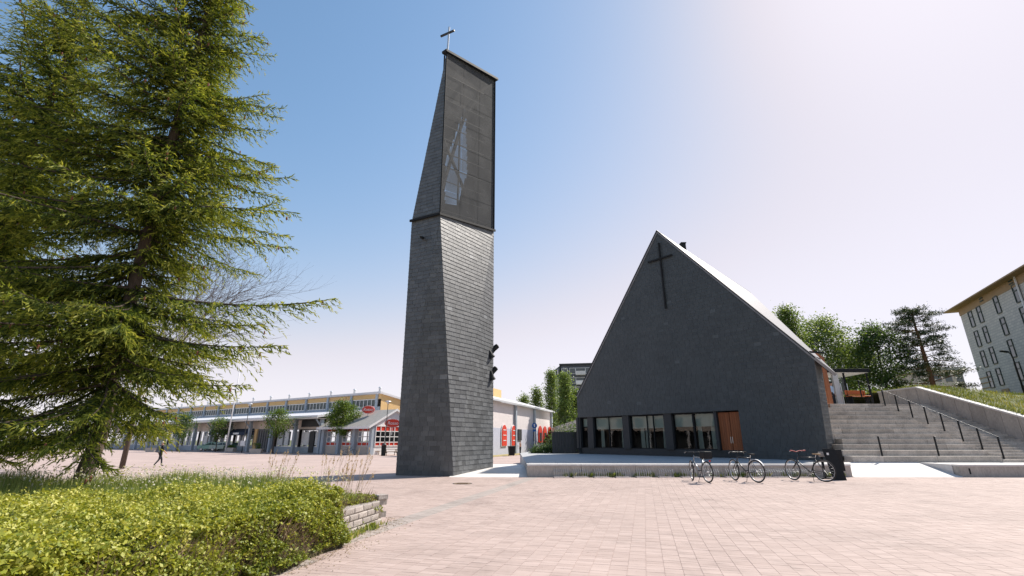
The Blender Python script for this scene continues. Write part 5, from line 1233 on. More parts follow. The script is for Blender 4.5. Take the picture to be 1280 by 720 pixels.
nP = 16000; idx = RNG.integers(0, len(C), nP); P = np.array(C)[idx] + RNG.normal(size=(nP, 3)) * np.array([.26, .26, .13]); Aa, Bb = rand_leaf_axes(nP, .14, .03, .2); leaves('crown', P, Aa, Bb, RNG.uniform(0, 1, nP), M_PINEL, pn_)
# middle distance trees between hall and church
LZ = -.45
gtree(690, 452, 100, LZ, 'tall slender birch rising behind the white hall roof', 1.9, 6000, .17, M_BIRL, M_BIRCH, 11, shape='birch', nl=30, sig=.55, cb=.1)
gtree(672, 477, 102, LZ, 'middling birch beside the tall slender one, behind the white hall', 2.0, 4800, .17, M_BIRL, M_BIRCH, 12, shape='birch', nl=24, sig=.55, cb=.1)
gtree(655, 488, 104, LZ, 'shorter birch nearest the yellow rooflight of the white hall', 2.0, 4200, .17, M_BIRL, M_BIRCH, 13, shape='birch', nl=22, sig=.6, cb=.1)
gtree(708, 456, 82, LZ, 'weeping green birch standing before the dark apartment block', 1.9, 8500, .14, M_BIRL, M_BIRCH, 14, shape='birch', nl=34, sig=.5, cb=.06)
gtree(722, 480, 84, LZ, 'leafy birch against the left edge of the church', 1.7, 5500, .14, M_BIRL, M_BIRCH, 15, shape='birch', nl=26, sig=.5, cb=.06)
bush('shrub', 'bright green shrub at the foot of the weeping birch', (ray(703, 545)[0] * 80, 80, LZ), 3.2, 2, 3.0, 5000, .12, M_LIMEL)
bush('shrub', 'green shrub beyond the black boarded fence next to the church', (ray(722, 545)[0] * 78, 78, LZ), 3.0, 2, 2.4, 5000, .12, M_BIRL)
# ------------------------------------------------------------------ square trees, lamps, planters
def sq_tree(px, py, top, crown_px, label, seed, n, m):
    g_ = ground(px, py); z1 = CAM_H + ray(px, top)[1] * g_.y; R = crown_px / 2 / FPX * g_.y * .96
    return broad_tree('street_tree', label, tuple(g_), z1 - g_.z, R, .36, int(n * .62), .11, m, M_BARK, seed, tr=.09, shape='oval', nl=22, sig=.36, group='young trees on the square')
t1 = sq_tree(423, 567.5, 498, 42, 'fuller dark green young tree in front of the red striped windows', 21, 11000, M_LIMEL)
t2 = sq_tree(341, 567, 507, 34, 'sparse young tree before the posters, by the planter under the lamp', 22, 4200, M_LIMEL)
t3 = sq_tree(269, 564.5, 521, 28, 'thin yellow green young tree in front of the parked cars', 23, 3000, M_LIMEL)
t4 = sq_tree(221, 564.5, 516, 34, 'young tree partly behind the spruce branches near the glass shopfront', 24, 5000, M_DARKL)
for t in (t1, t2, t3, t4): del t['group']
def lamp_post(px, py, top, label, arm=0, head='cap'):
    g_ = ground(px, py); H_ = CAM_H + ray(px, top)[1] * g_.y - g_.z; r = empty('lamp_post', g_, 0, label, 'lamp')
    b = MB(); b.tube([(0, 0, -.1), (0, 0, .5), (0, 0, .52), (0, 0, H_ - .25)], [.075, .075, .055, .045], 8); b.build('pole', M_BLACK, r, smooth=True)
    b = MB(); b.lathe([(.05, H_ - .3), (.16, H_ - .25), (.2, H_ - .05), (.42, H_), (.38, H_ + .05), (.1, H_ + .12)], (0, 0, 0), 12); b.build('lamp_head', M_ALU, r, smooth=False)
lamp_post(480, 569, 502, 'slim black lamp post in front of the white gable')
lamp_post(302, 566, 505, 'grey lamp post with a white notice beside the dark awnings')
g_ = ground(302, 566); b = MB(); b.box(-.35, .35, -.1, -.04, 1.0, 1.75); o = b.build('notice_board', M_WHITE); o.location = g_ + Vector((-.05, 0, 0)); tag(o, 'white notice board fixed to the grey lamp post', 'sign')
# flagpole
g_ = ground(281.5, 565.5); H_ = CAM_H + ray(300, 452)[1] * g_.y - g_.z; fp = empty('flagpole', g_, 0, 'tall white flagpole beside the parked pale green cars', 'flagpole')
b = MB(); b.tube([(0, 0, -.1), (0, 0, H_ * .5), (0, 0, H_)], [.11, .085, .04], 8); b.build('pole', M_WHITE, fp, smooth=True); b = MB(); b.lathe([(.02, H_), (.1, H_ + .06), (.02, H_ + .14)], (0, 0, 0), 10); b.build('finial', M_ALU, fp)
# bank lamp on the right hill
y = 38; kx, r_ = ray(1266, 447); z1 = CAM_H + r_ * y + .55; x = kx * y; zb = bank(x, y)
hl = empty('lamp_post', (x, y, zb - .1), 0, 'curved arm street lamp on the grass bank before the pale brick building', 'lamp'); b = MB(); h = z1 - zb
b.tube([(0, 0, 0), (0, 0, h - .5), (-.05, 0, h - .15), (-.3, 0, h + .02)], [.075, .05, .045, .04], 8); b.build('pole', M_BLACK, hl, smooth=True); b = MB(); b.prism([(-.25, -.12, h - .06), (-.85, -.1, h + .02), (-.85, .1, h + .02), (-.25, .12, h - .06)], (0, 0, .13)); b.build('lamp_head', M_BLACK, hl, bevel=.03)
def planter(px, py, w, label, plant):
    g_ = ground(px, py); r = empty('planter', g_, random.uniform(-.2, .2), label, 'planter'); b = MB()
    for sx in (-1, 1):
        pass
    b.add([(-w / 2, -.45, 0), (w / 2, -.45, 0), (w / 2, .45, 0), (-w / 2, .45, 0), (-w / 2 - .08, -.52, .62), (w / 2 + .08, -.52, .62), (w / 2 + .08, .52, .62), (-w / 2 - .08, .52, .62), (-w / 2 + .02, -.42, .62), (w / 2 - .02, -.42, .62), (w / 2 - .02, .42, .62), (-w / 2 + .02, .42, .62), (-w / 2 + .02, -.42, .5), (w / 2 - .02, -.42, .5), (w / 2 - .02, .42, .5), (-w / 2 + .02, .42, .5)],
          [(0, 1, 5, 4), (1, 2, 6, 5), (2, 3, 7, 6), (3, 0, 4, 7)] + [(4 + i, 4 + (i + 1) % 4, 8 + (i + 1) % 4, 8 + i) for i in range(4)] + [(8 + i, 8 + (i + 1) % 4, 12 + (i + 1) % 4, 12 + i) for i in range(4)] + [(12, 13, 14, 15)])
    b.build('tub', M_BEIGE, r)
    if plant:
        C = np.stack([RNG.uniform(-w * .35, w * .35, 12), RNG.uniform(-.3, .3, 12), RNG.uniform(.6, .6 + plant, 12)], 1); crown_leaves('plant', r, C, np.ones(12), 700, .06, .04, M_LIMEL, .12)
planter(288, 564.5, 1.4, 'concrete planter with red green leaves beside the flagpole', .5); planter(320, 566.5, 1.5, 'concrete planter with a bushy plant by the dark entrance', .8); planter(190, 564.8, 1.6, 'plain concrete planter near the walking person', 0)
# ------------------------------------------------------------------ benches, bins, signs
def bin_(g_, h, label):
    r = empty('litter_bin', g_, 0, label, 'bin'); b = MB(); b.lathe([(.24, 0), (.27, .05), (.31, h * .82), (.31, h * .84)], (0, 0, 0), 14); b.build('body', M_BLACK, r, smooth=False); b = MB(); b.lathe([(.33, h * .85), (.33, h * .9), (.2, h), (.04, h * 1.03)], (0, 0, 0), 14); b.build('lid', M_DARK, r)
bin_(ground(479, 569.8), 1.45, 'black litter bin at the foot of the slim lamp post')
g_ = ground(639.5, 570); wb = empty('wheeled_bin', g_, .3, 'black wheeled bin standing beside the person at the white hall', 'bin'); b = MB(); b.add([(-.5, -.4, .08), (.5, -.4, .08), (.5, .4, .08), (-.5, .4, .08), (-.62, -.5, 1.25), (.62, -.5, 1.25), (.62, .5, 1.25), (-.62, .5, 1.25)], [(0, 3, 2, 1), (4, 5, 6, 7), (0, 1, 5, 4), (1, 2, 6, 5), (2, 3, 7, 6), (3, 0, 4, 7)]); b.build('body', M_BLACK, wb, bevel=.03)
b = MB(); b.box(-.68, .68, -.56, .56, 1.26, 1.36); b.build('lid', M_DARK, wb, bevel=.03); wb.scale = (.62, .62, .85)
for sx in (-.5, .5): b = MB(); b.ring((sx, .42, .1), (1, 0, 0), .07, .035, 12, 6); b.build('wheel', M_BLACK, wb)
# round blue sign
g_ = ground(668.5, 566.5); rs_ = empty('road_sign', g_, 0, 'round blue traffic sign with small plate before the white hall', 'sign'); b = MB(); H_ = CAM_H + ray(668.5, 529)[1] * g_.y - g_.z
b.tube([(0, 0, -.1), (0, 0, H_)], .04, 8); b.build('pole', M_ALU, rs_); R90 = Matrix.Rotation(math.pi / 2, 4, 'X'); M_SBL = mat('sign_blue', (.02, .10, .33), .4, .05)
b = MB(); b.lathe([(.4, .05), (.4, .09)], (0, 0, H_ - .35), 24, R90); b.build('disc', M_SBL, rs_)
b = MB(); b.lathe([(.30, .092), (.30, .098)], (0, 0, H_ - .35), 24, R90); b.build('inner_disc', M_SBL, rs_); b = MB(); b.box(-.05, .05, -.115, -.1, H_ - .55, H_ - .25); b.prism([(-.14, -.115, H_ - .27), (.14, -.115, H_ - .27), (0, -.115, H_ - .1)], (0, .015, 0)); b.build('arrow', M_WHITE, rs_)
b = MB(); b.box(-.26, .26, -.08, -.05, H_ - 1.2, H_ - .88); b.build('plate', M_SBL, rs_)
# picnic tables outside the restaurant
M_TIM = mat('grey_timber', (.20, .13, .08), .85, .3, 3, rand=.15)
def picnic(px, py, rz, label):
    r = empty('picnic_table', ground(px, py), rz, label, 'table', 'picnic tables outside the restaurant')
    for i in range(4): b = MB(); b.box(-.9, .9, -.36 + i * .185, -.36 + i * .185 + .17, .72, .76); b.build('top_plank', M_TIM, r)
    for s in (-1, 1):
        b = MB(); b.box(-.9, .9, s * .72 - .13, s * .72 + .13, .43, .47); b.build('seat_plank', M_TIM, r)
        b = MB()
        for q in (-1, 1): b.bar((s * .65, q * .65, 0), (s * .65, q * .22, .72), .05, .09)
        b.bar((s * .65, -.8, .39), (s * .65, .8, .39), .05, .09); b.build('trestle', M_TIM, r)
    return r
picnic(466, 568.2, .5, 'dark picnic table by the striped windows left of the litter bin'); picnic(488, 569.5, .5, 'pale picnic table close to the bell tower'); picnic(452, 567.5, .5, 'picnic table nearest the fuller young tree')
for o in list(COL.objects):
    if o.name.startswith('picnic_table') and 'group' in o: del o['group']
# sandwich board at the stair foot
sg = empty('sandwich_board', RT((0, 0, 0)), 0, 'black slanted sign board at the end of the terrace wall', 'sign'); p = ground(1050, 600); sg.location = p
b = MB(); b.add([(-.30, -.10, .0), (.12, -.22, .0), (.02, -.02, 1.12), (-.40, .1, 1.12), (-.27, -.04, 0), (.15, -.16, 0), (.05, .04, 1.12), (-.37, .16, 1.12)], [(0, 1, 2, 3), (7, 6, 5, 4), (0, 4, 5, 1), (1, 5, 6, 2), (2, 6, 7, 3), (3, 7, 4, 0)]); b.build('front_board', M_BLACK, sg)
b = MB(); b.box(-.12, .46, .25, .31, .30, 1.10); b.build('rear_panel', M_BLACK, sg, bevel=.01); b = MB(); b.bar((.2, .34, 0), (.2, .34, 1.0), .06, .06, (0, 1, 0)); b.bar((-.05, .3, .02), (.4, .3, .02), .06, .04); b.build('stand', M_BLACK, sg)
b = MB(); b.box(-.33, -.25, -.03, -.02, .9, .98); b.build('pale_sticker', M_WHITE, sg)
pp = ground(1032, 598.5); ps = empty('post_sign', pp + Vector((0, .0, 0)), 0, 'small pale plate on a black post behind the bicycle with red handlebar', 'sign'); b = MB(); b.bar((0, 0, 0), (0, 0, .95), .07, .07, (0, 1, 0)); b.bar((-.2, 0, .02), (.2, 0, .02), .2, .04); b.build('post', M_BLACK, ps); b = MB(); b.box(-.13, .13, -.06, -.038, .82, 1.0); b.build('plate', M_BEIGE, ps, bevel=.006)
# manhole and lantern
p = ground(578, 604.5); mh = empty('manhole_cover', p + Vector((0, 0, .002)), 0, 'iron manhole cover in the paving before the tower', 'manhole'); b = MB(); b.lathe([(.34, -.01), (.34, .006), (.30, .006), (.30, .002)], (0, 0, 0), 24); b.build('frame', M_DARK, mh); b = MB(); b.lathe([(.295, -.01), (.295, .004)], (0, 0, 0), 24)
for i in range(5): b.box(-.2, .2, -.2 + i * .09, -.17 + i * .09, .004, .009)
b.build('lid', mat('rusty_iron', (.22, .15, .09), .7, .3, 8), mh)
# orange seat at the stair head
oc = empty('orange_bench', tuple(RT(spt(1075, 503, 37))[:2]) + (UZ,), .1, 'orange bench under the entrance canopy', 'bench'); M_OR = mat('orange_plastic', (.55, .13, .03), .5, .1)
b = MB(); b.box(-.75, .75, -.2, .25, .72, .78); b.build('seat', M_OR, oc, bevel=.02); b = MB(); b.box(-.75, .75, .22, .27, .85, 1.15); b.build('backrest', M_OR, oc, bevel=.02)
for sx in (-.6, .6): b = MB(); b.bar((sx, 0, 0), (sx, 0, .72), .06, .3, (0, 1, 0)); b.bar((sx, .24, .7), (sx, .24, 1.1), .05, .04, (0, 1, 0)); b.build('leg', M_BLACK, oc)
# bicycle racks, low wire loops along the terrace wall
def rack(px):
    p = ground(px, 599.0); r = empty('bicycle_rack', (p.x, EDGE_Y * KR - .32, 0), 0, 'low wire bicycle rack in the row along the terrace wall', 'bicycle rack', 'bicycle racks along the terrace wall'); return r
r0 = rack(704)
b = MB(); b.bar((-.3, -.2, .03), (.3, -.2, .03), .04, .03); b.bar((-.3, .2, .03), (.3, .2, .03), .04, .03); b.bar((-.28, -.2, .03), (-.28, .2, .03), .03, .02); b.build('base_rail', M_STEEL, r0)
for i in range(7):
    x = -.27 + i * .09; b = MB(); b.tube([(x, -.2, .03), (x, -.19, .22), (x, -.08, .33), (x, .08, .33), (x, .19, .22), (x, .2, .03)], .006, 5); b.build('wire_loop', M_STEEL, r0)
for px in (729, 756, 784, 811, 840, 870, 899, 927, 955, 972, 993, 1020):
    c = copy_tree(r0); c.location.x = ground(px, 599).x

# ------------------------------------------------------------------ bicycles
M_TYRE = mat('tyre', (.018, .018, .018), .8, .2, 20)
def bicycle(label, front, rear, frame_m, bar_m, seat_m, mud=None, bag=False, flat=True, R=.345, rim_m=None, steer=.0):
    """front and rear: ground contact points"""
    d = Vector(front) - Vector(rear); d.z = 0; rz = math.atan2(d.y, d.x); r = empty('bicycle', rear, rz, label, 'bicycle'); L = 1.06
    up = Vector((0, 0, 1)); rc = Vector((0, 0, R)); fc = Vector((L, 0, R)); bb = Vector((.44, 0, .29)); st = Vector((.22, 0, .82)); hd = Vector((.80, 0, .86)); hl_ = Vector((.85, 0, .70))
    for c, nm in ((rc, 'rear'), (fc, 'front')):
        ay = Vector((0, 1, 0)) if nm == 'rear' else Vector((-math.sin(steer), math.cos(steer), 0))
        w = MB(); w.ring(c, ay, R - .045, .011, 36, 6)
        M = Matrix.Translation(c)
        w.tube([c - ay * .05, c + ay * .05], .022, 8)
        ax_ = ay.cross(up).normalized()
        for k in range(18):
            t = 2 * math.pi * k / 18; t2 = t + .35 * (1 if k % 2 else -1); w.tube([c + (ax_ * math.cos(t2) + up * math.sin(t2)) * .02 + ay * (.02 if k % 2 else -.02), c + (ax_ * math.cos(t) + up * math.sin(t)) * (R - .045)], .0018, 3)
        wo = w.build('wheel', rim_m or M_ALU, r, smooth=True); t = MB(); t.ring(c, ay, R - .022, .023, 40, 8); t.build('tyre', M_TYRE, wo, smooth=True)
    f = MB()
    for a, c, q in ((bb, st, .017), (st, hd, .017), (bb, hl_, .021), (hd + Vector((-.01, 0, .05)), hl_ + Vector((.01, 0, -.02)), .021)): f.tube([a, c], q, 8)
    for s in (-1, 1): o = Vector((0, s * .06, 0)); f.tube([rc + o, bb + o * .6], .010, 6); f.tube([rc + o, st + Vector((.01, 0, -.04)) + o * .3], .009, 6)
    f.build('frame', frame_m, r, smooth=True)
    f = MB(); crn = hl_ + Vector((.02, 0, -.04))
    for s in (-1, 1): o = Vector((0, s * .055, 0)); f.tube([crn + o * .9, crn.lerp(fc, .5) + o, fc + o], [.015, .013, .009], 6)
    f.tube([crn + Vector((0, .06, 0)), crn + Vector((0, -.06, 0))], .016, 6); f.build('fork', M_BLACK, r, smooth=True)
    f = MB(); f.tube([hd + Vector((-.02, 0, .03)), hd + Vector((-.04, 0, .13)), hd + Vector((.03, 0, .16))], .015, 6); f.build('stem', M_BLACK, r, smooth=True)
    hc = hd + Vector((.03, 0, .16)); rise = .0 if flat else .05; hb = MB(); sv = Vector((-math.sin(steer), math.cos(steer), 0))
    hb.tube([hc - sv * .35 + Vector((-.06, 0, rise)), hc - sv * .12 + Vector((0, 0, rise * .8)), hc, hc + sv * .12 + Vector((0, 0, rise * .8)), hc + sv * .35 + Vector((-.06, 0, rise))], .013, 6); hbo = hb.build('handlebar', bar_m, r, smooth=True)
    for s in (-1, 1): q = hc + sv * s * .25 + Vector((-.045, 0, rise * .95)); e = hc + sv * s * .325 + Vector((-.064, 0, rise)); g = MB(); g.tube([q, e], .019, 8); g.build('grip', M_BLACK if bar_m is not M_REDB else M_REDB, hbo); g = MB(); g.tube([q + Vector((.03, 0, -.01)), q + Vector((.06, s * .06, -.04))], .006, 5); g.build('brake_lever', M_ALU, hbo)
    f = MB(); sp_ = st + (st - bb).normalized() * .14; f.tube([st, sp_], .013, 6); f.build('seat_post', M_ALU, r, smooth=True)
    s = MB(); s.add([sp_ + Vector(v) for v in ((-.14, -.075, .02), (-.14, .075, .02), (-.02, .06, .03), (-.02, -.06, .03), (.14, .018, .025), (.14, -.018, .025), (-.12, -.06, -.03), (-.12, .06, -.03), (.12, .012, -.01), (.12, -.012, -.01))], [(0, 3, 2, 1), (3, 5, 4, 2), (6, 7, 8, 9), (0, 1, 7, 6), (1, 2, 4, 8, 7), (4, 5, 9, 8), (5, 3, 0, 6, 9)]); s.build('saddle', seat_m, r, bevel=.008)
    c = MB(); c.ring(bb + Vector((0, -.045, 0)), (0, 1, 0), .085, .006, 20, 5); 
    for k in range(5): t = k * 1.257; c.tube([bb + Vector((0, -.045, 0)), bb + Vector((math.cos(t) * .085, -.045, math.sin(t) * .085))], .005, 4)
    c.tube([bb + Vector((0, -.06, 0)), bb + Vector((.13, -.07, -.10))], .011, 5); c.tube([bb + Vector((0, .06, 0)), bb + Vector((-.13, .07, .10))], .011, 5); co = c.build('crank', M_ALU, r, smooth=True)
    for q in (bb + Vector((.13, -.12, -.10)), bb + Vector((-.13, .12, .10))): b = MB(); b.box(q.x - .045, q.x + .045, q.y - .045, q.y + .045, q.z - .012, q.z + .012); b.build('pedal', M_BLACK, co)
    b = MB(); b.tube([bb + Vector((0, -.045, .085)), rc + Vector((0, -.045, .03))], .005, 4); b.tube([bb + Vector((0, -.045, -.085)), rc + Vector((.03, -.045, -.05))], .005, 4); b.build('chain', M_DARK, r)
    b = MB(); b.tube([bb + Vector((-.05, .05, -.02)), Vector((.33, .2, .0))], .009, 5); b.build('kickstand', M_BLACK, r)
    if mud:
        for c, a0, a1 in ((rc, 10, 150), (fc, 40, 140))[:mud]:
            b = MB(); pts = [c + Vector((math.cos(math.radians(t)), 0, math.sin(math.radians(t)))) * (R + .025) for t in range(a0, a1 + 1, 10)]
            for p, q in zip(pts[:-1], pts[1:]): b.bar(p, q, .055, .006, (p - c))
            b.build('mudguard', M_WHITE if mud == 1 else M_BLACK, r)
    if bag:
        b = MB(); z = 2 * R + .06
        for s_ in (-.06, .06): b.tube([rc + Vector((.18, s_, R + .05)), rc + Vector((-.22, s_, R + .05)), rc + Vector((-.02, s_ * 1.3, 0))], .006, 5)
        b.build('luggage_rack', M_BLACK, r); b = MB(); b.box(-.2, .16, -.16, .16, z + .02, z + .28); b.build('luggage_bag', M_BLACK, r, bevel=.04); b = MB(); b.lathe([(.035, 0), (.03, .02)], (-.22, 0, z - .04), 10, Matrix.Rotation(-math.pi / 2, 4, 'Y')); b.build('reflector', M_RED, r)
    return r
M_REDB = mat('red_handlebar', (.42, .05, .05), .5, .1); M_BFR = mat('bike_frame_dark', (.03, .034, .04), .35, .1, 5, spec=.6); M_BSIL = mat('bike_frame_silver', (.30, .32, .34), .3, .1, 5, metal=.6); M_TANS = mat('tan_saddle', (.30, .22, .13), .6, .2)
EY = EDGE_Y * KR - .34
def bike_at(px, py_r, ang, R_=.345):
    g_ = ground(px, py_r); return Vector((g_.x, g_.y, 0)), Vector((g_.x + math.cos(ang), g_.y + math.sin(ang), 0))
p, q = bike_at(886, 603.6, math.radians(100)); bicycle('bicycle with a black luggage bag behind its saddle', q, p, M_BSIL, M_BFR, M_BLACK, None, True, True, .36, steer=-.35)
p, q = bike_at(948, 603.5, math.radians(110)); bicycle('dark bicycle with a pale rear mudguard, parked between the other two', q, p, M_BFR, M_BFR, M_BLACK, 1, False, True, .38, steer=-.3)
p, q = bike_at(1033, 602.6, math.radians(131)); bicycle('dark mountain bicycle with a red handlebar near the sign board', q, p, M_BFR, M_REDB, M_TANS, None, False, False, .38, steer=-.5)
# a bicycle by the restaurant
g_ = ground(431, 569); bicycle('black bicycle leaning by the trunk of the fuller young tree', g_ + Vector((1, .3, 0)), g_, M_BLACK, M_BLACK, M_BLACK)

# ------------------------------------------------------------------ parked cars
def car(px, py, rz, paint, label, L=3.9, H_=1.5):
    g_ = ground(px, py); r = empty('parked_car', g_, rz, label, 'car'); W = 1.7
    prof = [(-L / 2, .32), (-L / 2, .75), (-L / 2 + .06, .95), (-L * .40, 1.0), (-L * .26, 1.02), (-L * .08, H_ - .04), (L * .08, H_), (L * .34, H_ - .04), (L * .44, 1.02), (L / 2, .92), (L / 2, .32)]
    b = MB(); n = len(prof); rows = []
    for (yy, ins) in ((-W / 2, 1), (-W / 2 + .08, 0), (W / 2 - .08, 0), (W / 2, 1)):
        rows.append([Vector((x * (1 if z < 1.05 else .97), yy * (1 if z <= 1.03 else .82), z if not ins or z > .35 else z + .05)) for x, z in prof])
    V = sum(rows, []); F = []
    for k in range(3):
        for i in range(n): F.append((k * n + i, k * n + (i + 1) % n, (k + 1) * n + (i + 1) % n, (k + 1) * n + i))
    F += [tuple(range(n))[::-1], tuple(range(3 * n, 4 * n))]; b.add(V, F); b.build('body', paint, r, bevel=.03)
    for s in (-1, 1):
        for (x0, x1, x2, x3) in ((-L * .235, L * .07, L * .06, -L * .10), (L * .10, L * .40, L * .33, L * .09)):
            g = MB(); g.poly([(x0, s * (W / 2 * .99), 1.04), (x1, s * (W / 2 * .99), 1.04), (x2, s * (W / 2 * .845), H_ - .1), (x3, s * (W / 2 * .845), H_ - .1)]); g.build('side_window', M_GLASSF, r)
    g = MB(); g.poly([(-L * .262, -W * .40, 1.05), (-L * .262, W * .40, 1.05), (-L * .095, W * .36, H_ - .07), (-L * .095, -W * .36, H_ - .07)]); g.build('windscreen', M_GLASSF, r)
    for x in (-L * .32, L * .32):
        for s in (-1, 1):
            w = MB(); w.lathe([(.08, -.1), (.2, -.11), (.2, .11), (.08, .1)], (x, s * (W / 2 - .08), .31), 14, Matrix.Rotation(math.pi / 2, 4, 'X')); wo = w.build('wheel', M_ALU, r); t = MB(); t.ring((x, s * (W / 2 - .08), .31), (0, 1, 0), .23, .085, 18, 8); t.build('tyre', M_TYRE, wo, smooth=True)
    for s in (-1, 1): g = MB(); g.box(-L / 2 - .015, -L / 2 + .05, s * .62 - .16, s * .62 + .16, .7, .84); g.build('headlight', M_WHITE, r, bevel=.02); g = MB(); g.box(L / 2 - .05, L / 2 + .015, s * .7 - .08, s * .7 + .08, .72, .95); g.build('tail_light', M_RED, r, bevel=.02)
    g = MB(); g.box(-L / 2 - .03, -L / 2 + .03, -W / 2 + .05, W / 2 - .05, .3, .5); g.build('bumper', M_DARK, r)
M_MINT = mat('mint_car_paint', (.33, .52, .42), .3, .05, 2, spec=.6); M_MINT2 = mat('pale_mint_car_paint', (.50, .60, .53), .3, .05, 2, spec=.6); M_DGR = mat('dark_green_car_paint', (.015, .09, .05), .3, .1, 2, spec=.6)
car(263, 563.6, .1, M_MINT, 'mint green small car parked furthest from the flagpole'); car(277, 563.8, .1, M_MINT2, 'pale mint small car parked just behind the flagpole', 3.7); car(297, 564.0, .05, M_DGR, 'dark green car parked under the dark awnings', 4.2, 1.45)

# ------------------------------------------------------------------ people
M_SKIN = mat('skin', (.55, .33, .24), .6, .08, 8); M_HAIR = mat('dark_hair', (.05, .03, .02), .7, .2); M_BLK = mat('dark_cloth', (.02, .022, .026), .85, .2, 6); M_JEAN = mat('dark_trousers', (.022, .024, .03), .85, .2, 6); M_SHOE = mat('shoe', (.02, .02, .02), .7, .1); M_CAPB = mat('pale_cap', (.6, .55, .45), .8, .1); M_PEACH = mat('peach_shirt', (.58, .36, .23), .8, .1); M_LBLUE = mat('light_blue_shirt', (.45, .55, .68), .8, .1)
def person(g_, rz, H_, label, pose, shirt, trousers, extra=None, hairm=None):
    """pose: dict of joint offsets; one skinned surface, coloured by bone"""
    s = H_ / 1.75; r = empty('person', g_, rz, label, 'person')
    J = {'pel': (0, 0, .95), 'wst': (.0, 0, 1.10), 'chs': (.01, 0, 1.34), 'nck': (.0, 0, 1.48), 'hdb': (.02, 0, 1.56), 'hdm': (.03, 0, 1.65),
         'lsh': (0, .19, 1.42), 'rsh': (0, -.19, 1.42), 'lel': (-.03, .25, 1.14), 'rel': (-.03, -.25, 1.14), 'lwr': (.03, .26, .90), 'rwr': (.03, -.26, .90),
         'lhd': (.05, .26, .82), 'rhd': (.05, -.26, .82), 'lhp': (0, .10, .92), 'rhp': (0, -.10, .92), 'lkn': (.03, .11, .50), 'rkn': (.03, -.11, .50), 'lan': (0, .11, .08), 'ran': (0, -.11, .08), 'lto': (.16, .12, .035), 'rto': (.16, -.12, .035)}
    J.update(pose); names = list(J); ix = {k: i for i, k in enumerate(names)}
    E = [('pel', 'wst'), ('wst', 'chs'), ('chs', 'nck'), ('nck', 'hdb'), ('hdb', 'hdm'), ('chs', 'lsh'), ('lsh', 'lel'), ('lel', 'lwr'), ('lwr', 'lhd'), ('chs', 'rsh'), ('rsh', 'rel'), ('rel', 'rwr'), ('rwr', 'rhd'), ('pel', 'lhp'), ('lhp', 'lkn'), ('lkn', 'lan'), ('lan', 'lto'), ('pel', 'rhp'), ('rhp', 'rkn'), ('rkn', 'ran'), ('ran', 'rto')]
    RD = {'pel': .135, 'wst': .125, 'chs': .15, 'nck': .058, 'hdb': .075, 'hdm': .095, 'lsh': .075, 'rsh': .075, 'lel': .05, 'rel': .05, 'lwr': .033, 'rwr': .033, 'lhd': .036, 'rhd': .036, 'lhp': .105, 'rhp': .105, 'lkn': .066, 'rkn': .066, 'lan': .046, 'ran': .046, 'lto': .036, 'rto': .036}
    me = bpy.data.meshes.new('body'); me.from_pydata([tuple(Vector(J[k]) * s) for k in names], [(ix[a], ix[c]) for a, c in E], []); o = bpy.data.objects.new('body', me); COL.objects.link(o)
    md = o.modifiers.new('skin', 'SKIN'); md.use_smooth_shade = True
    for k in names: v = me.skin_vertices[0].data[ix[k]]; v.radius = (RD[k] * s, RD[k] * s * (.78 if k in ('chs', 'wst', 'pel') else 1)); v.use_root = (k == 'pel')
    o.modifiers.new('sub', 'SUBSURF').levels = 2; o.modifiers['sub'].render_levels = 2
    dg = bpy.context.evaluated_depsgraph_get(); m2 = bpy.data.meshes.new_from_object(o.evaluated_get(dg)); bpy.data.objects.remove(o)
    ms = [M_SKIN, shirt, trousers, M_SHOE]
    for m in ms: m2.materials.append(m)
    zone = {'pel-wst': 1, 'wst-chs': 1, 'chs-nck': 1, 'chs-lsh': 1, 'chs-rsh': 1, 'lsh-lel': 1, 'rsh-rel': 1, 'pel-lhp': 2, 'pel-rhp': 2, 'lhp-lkn': 2, 'rhp-rkn': 2, 'lkn-lan': 2, 'rkn-ran': 2, 'lan-lto': 3, 'ran-rto': 3}
    seg = [(Vector(J[a]) * s, Vector(J[c]) * s, zone.get(a + '-' + c, 0)) for a, c in E]
    for f in m2.polygons:
        c = f.center; best = (9, 0)
        for a, q, z in seg:
            d = q - a; t = max(0, min(1, (c - a).dot(d) / d.length_squared)); dd = (a + d * t - c).length
            if dd < best[0]: best = (dd, z)
        f.material_index = best[1]; f.use_smooth = True
    # fingers and face joined into the same body
    bm = bmesh.new(); bm.from_mesh(m2); xt = MB()
    for sd in ('l', 'r'):
        h = Vector(J[sd + 'hd']) * s; w = Vector(J[sd + 'wr']) * s; d = (h - w).normalized(); x = d.cross(Vector((0, 1, 0))).normalized()
        for k, (o_, ln_) in enumerate(((-.024, .06), (-.008, .072), (.008, .07), (.024, .055))): p = h + x * o_ * s; xt.tube([p, p + d * ln_ * .55 * s, p + (d + Vector((0, -.3 if sd == 'l' else .3, 0))) * ln_ * s], [.009 * s, .008 * s, .006 * s], 5)
        xt.tube([h - d * .03 * s + x * .02 * s, h + x * .05 * s + d * .01 * s, h + x * .055 * s + d * .04 * s], [.011 * s, .009 * s, .007 * s], 5)
    hm = Vector(J['hdm']) * s; M = Matrix.Translation(hm) @ Matrix.Diagonal((.098 * s, .078 * s, .125 * s, 1))
    xt.lathe([(.15, -1), (.62, -.75), (.9, -.35), (1, .1), (.9, .5), (.6, .82), (.1, 1)], (0, 0, 0), 14, M); xt.add([hm + Vector(v) * s for v in ((.092, -.014, -.03), (.092, .014, -.03), (.118, 0, -.032), (.095, 0, .025))], [(0, 1, 2), (0, 2, 3), (1, 3, 2)])
    for sd in (-1, 1): xt.box(-.018 * s, .018 * s, sd * .078 * s - .006, sd * .078 * s + .006, -.03 * s, .03 * s, Matrix.Translation(hm))
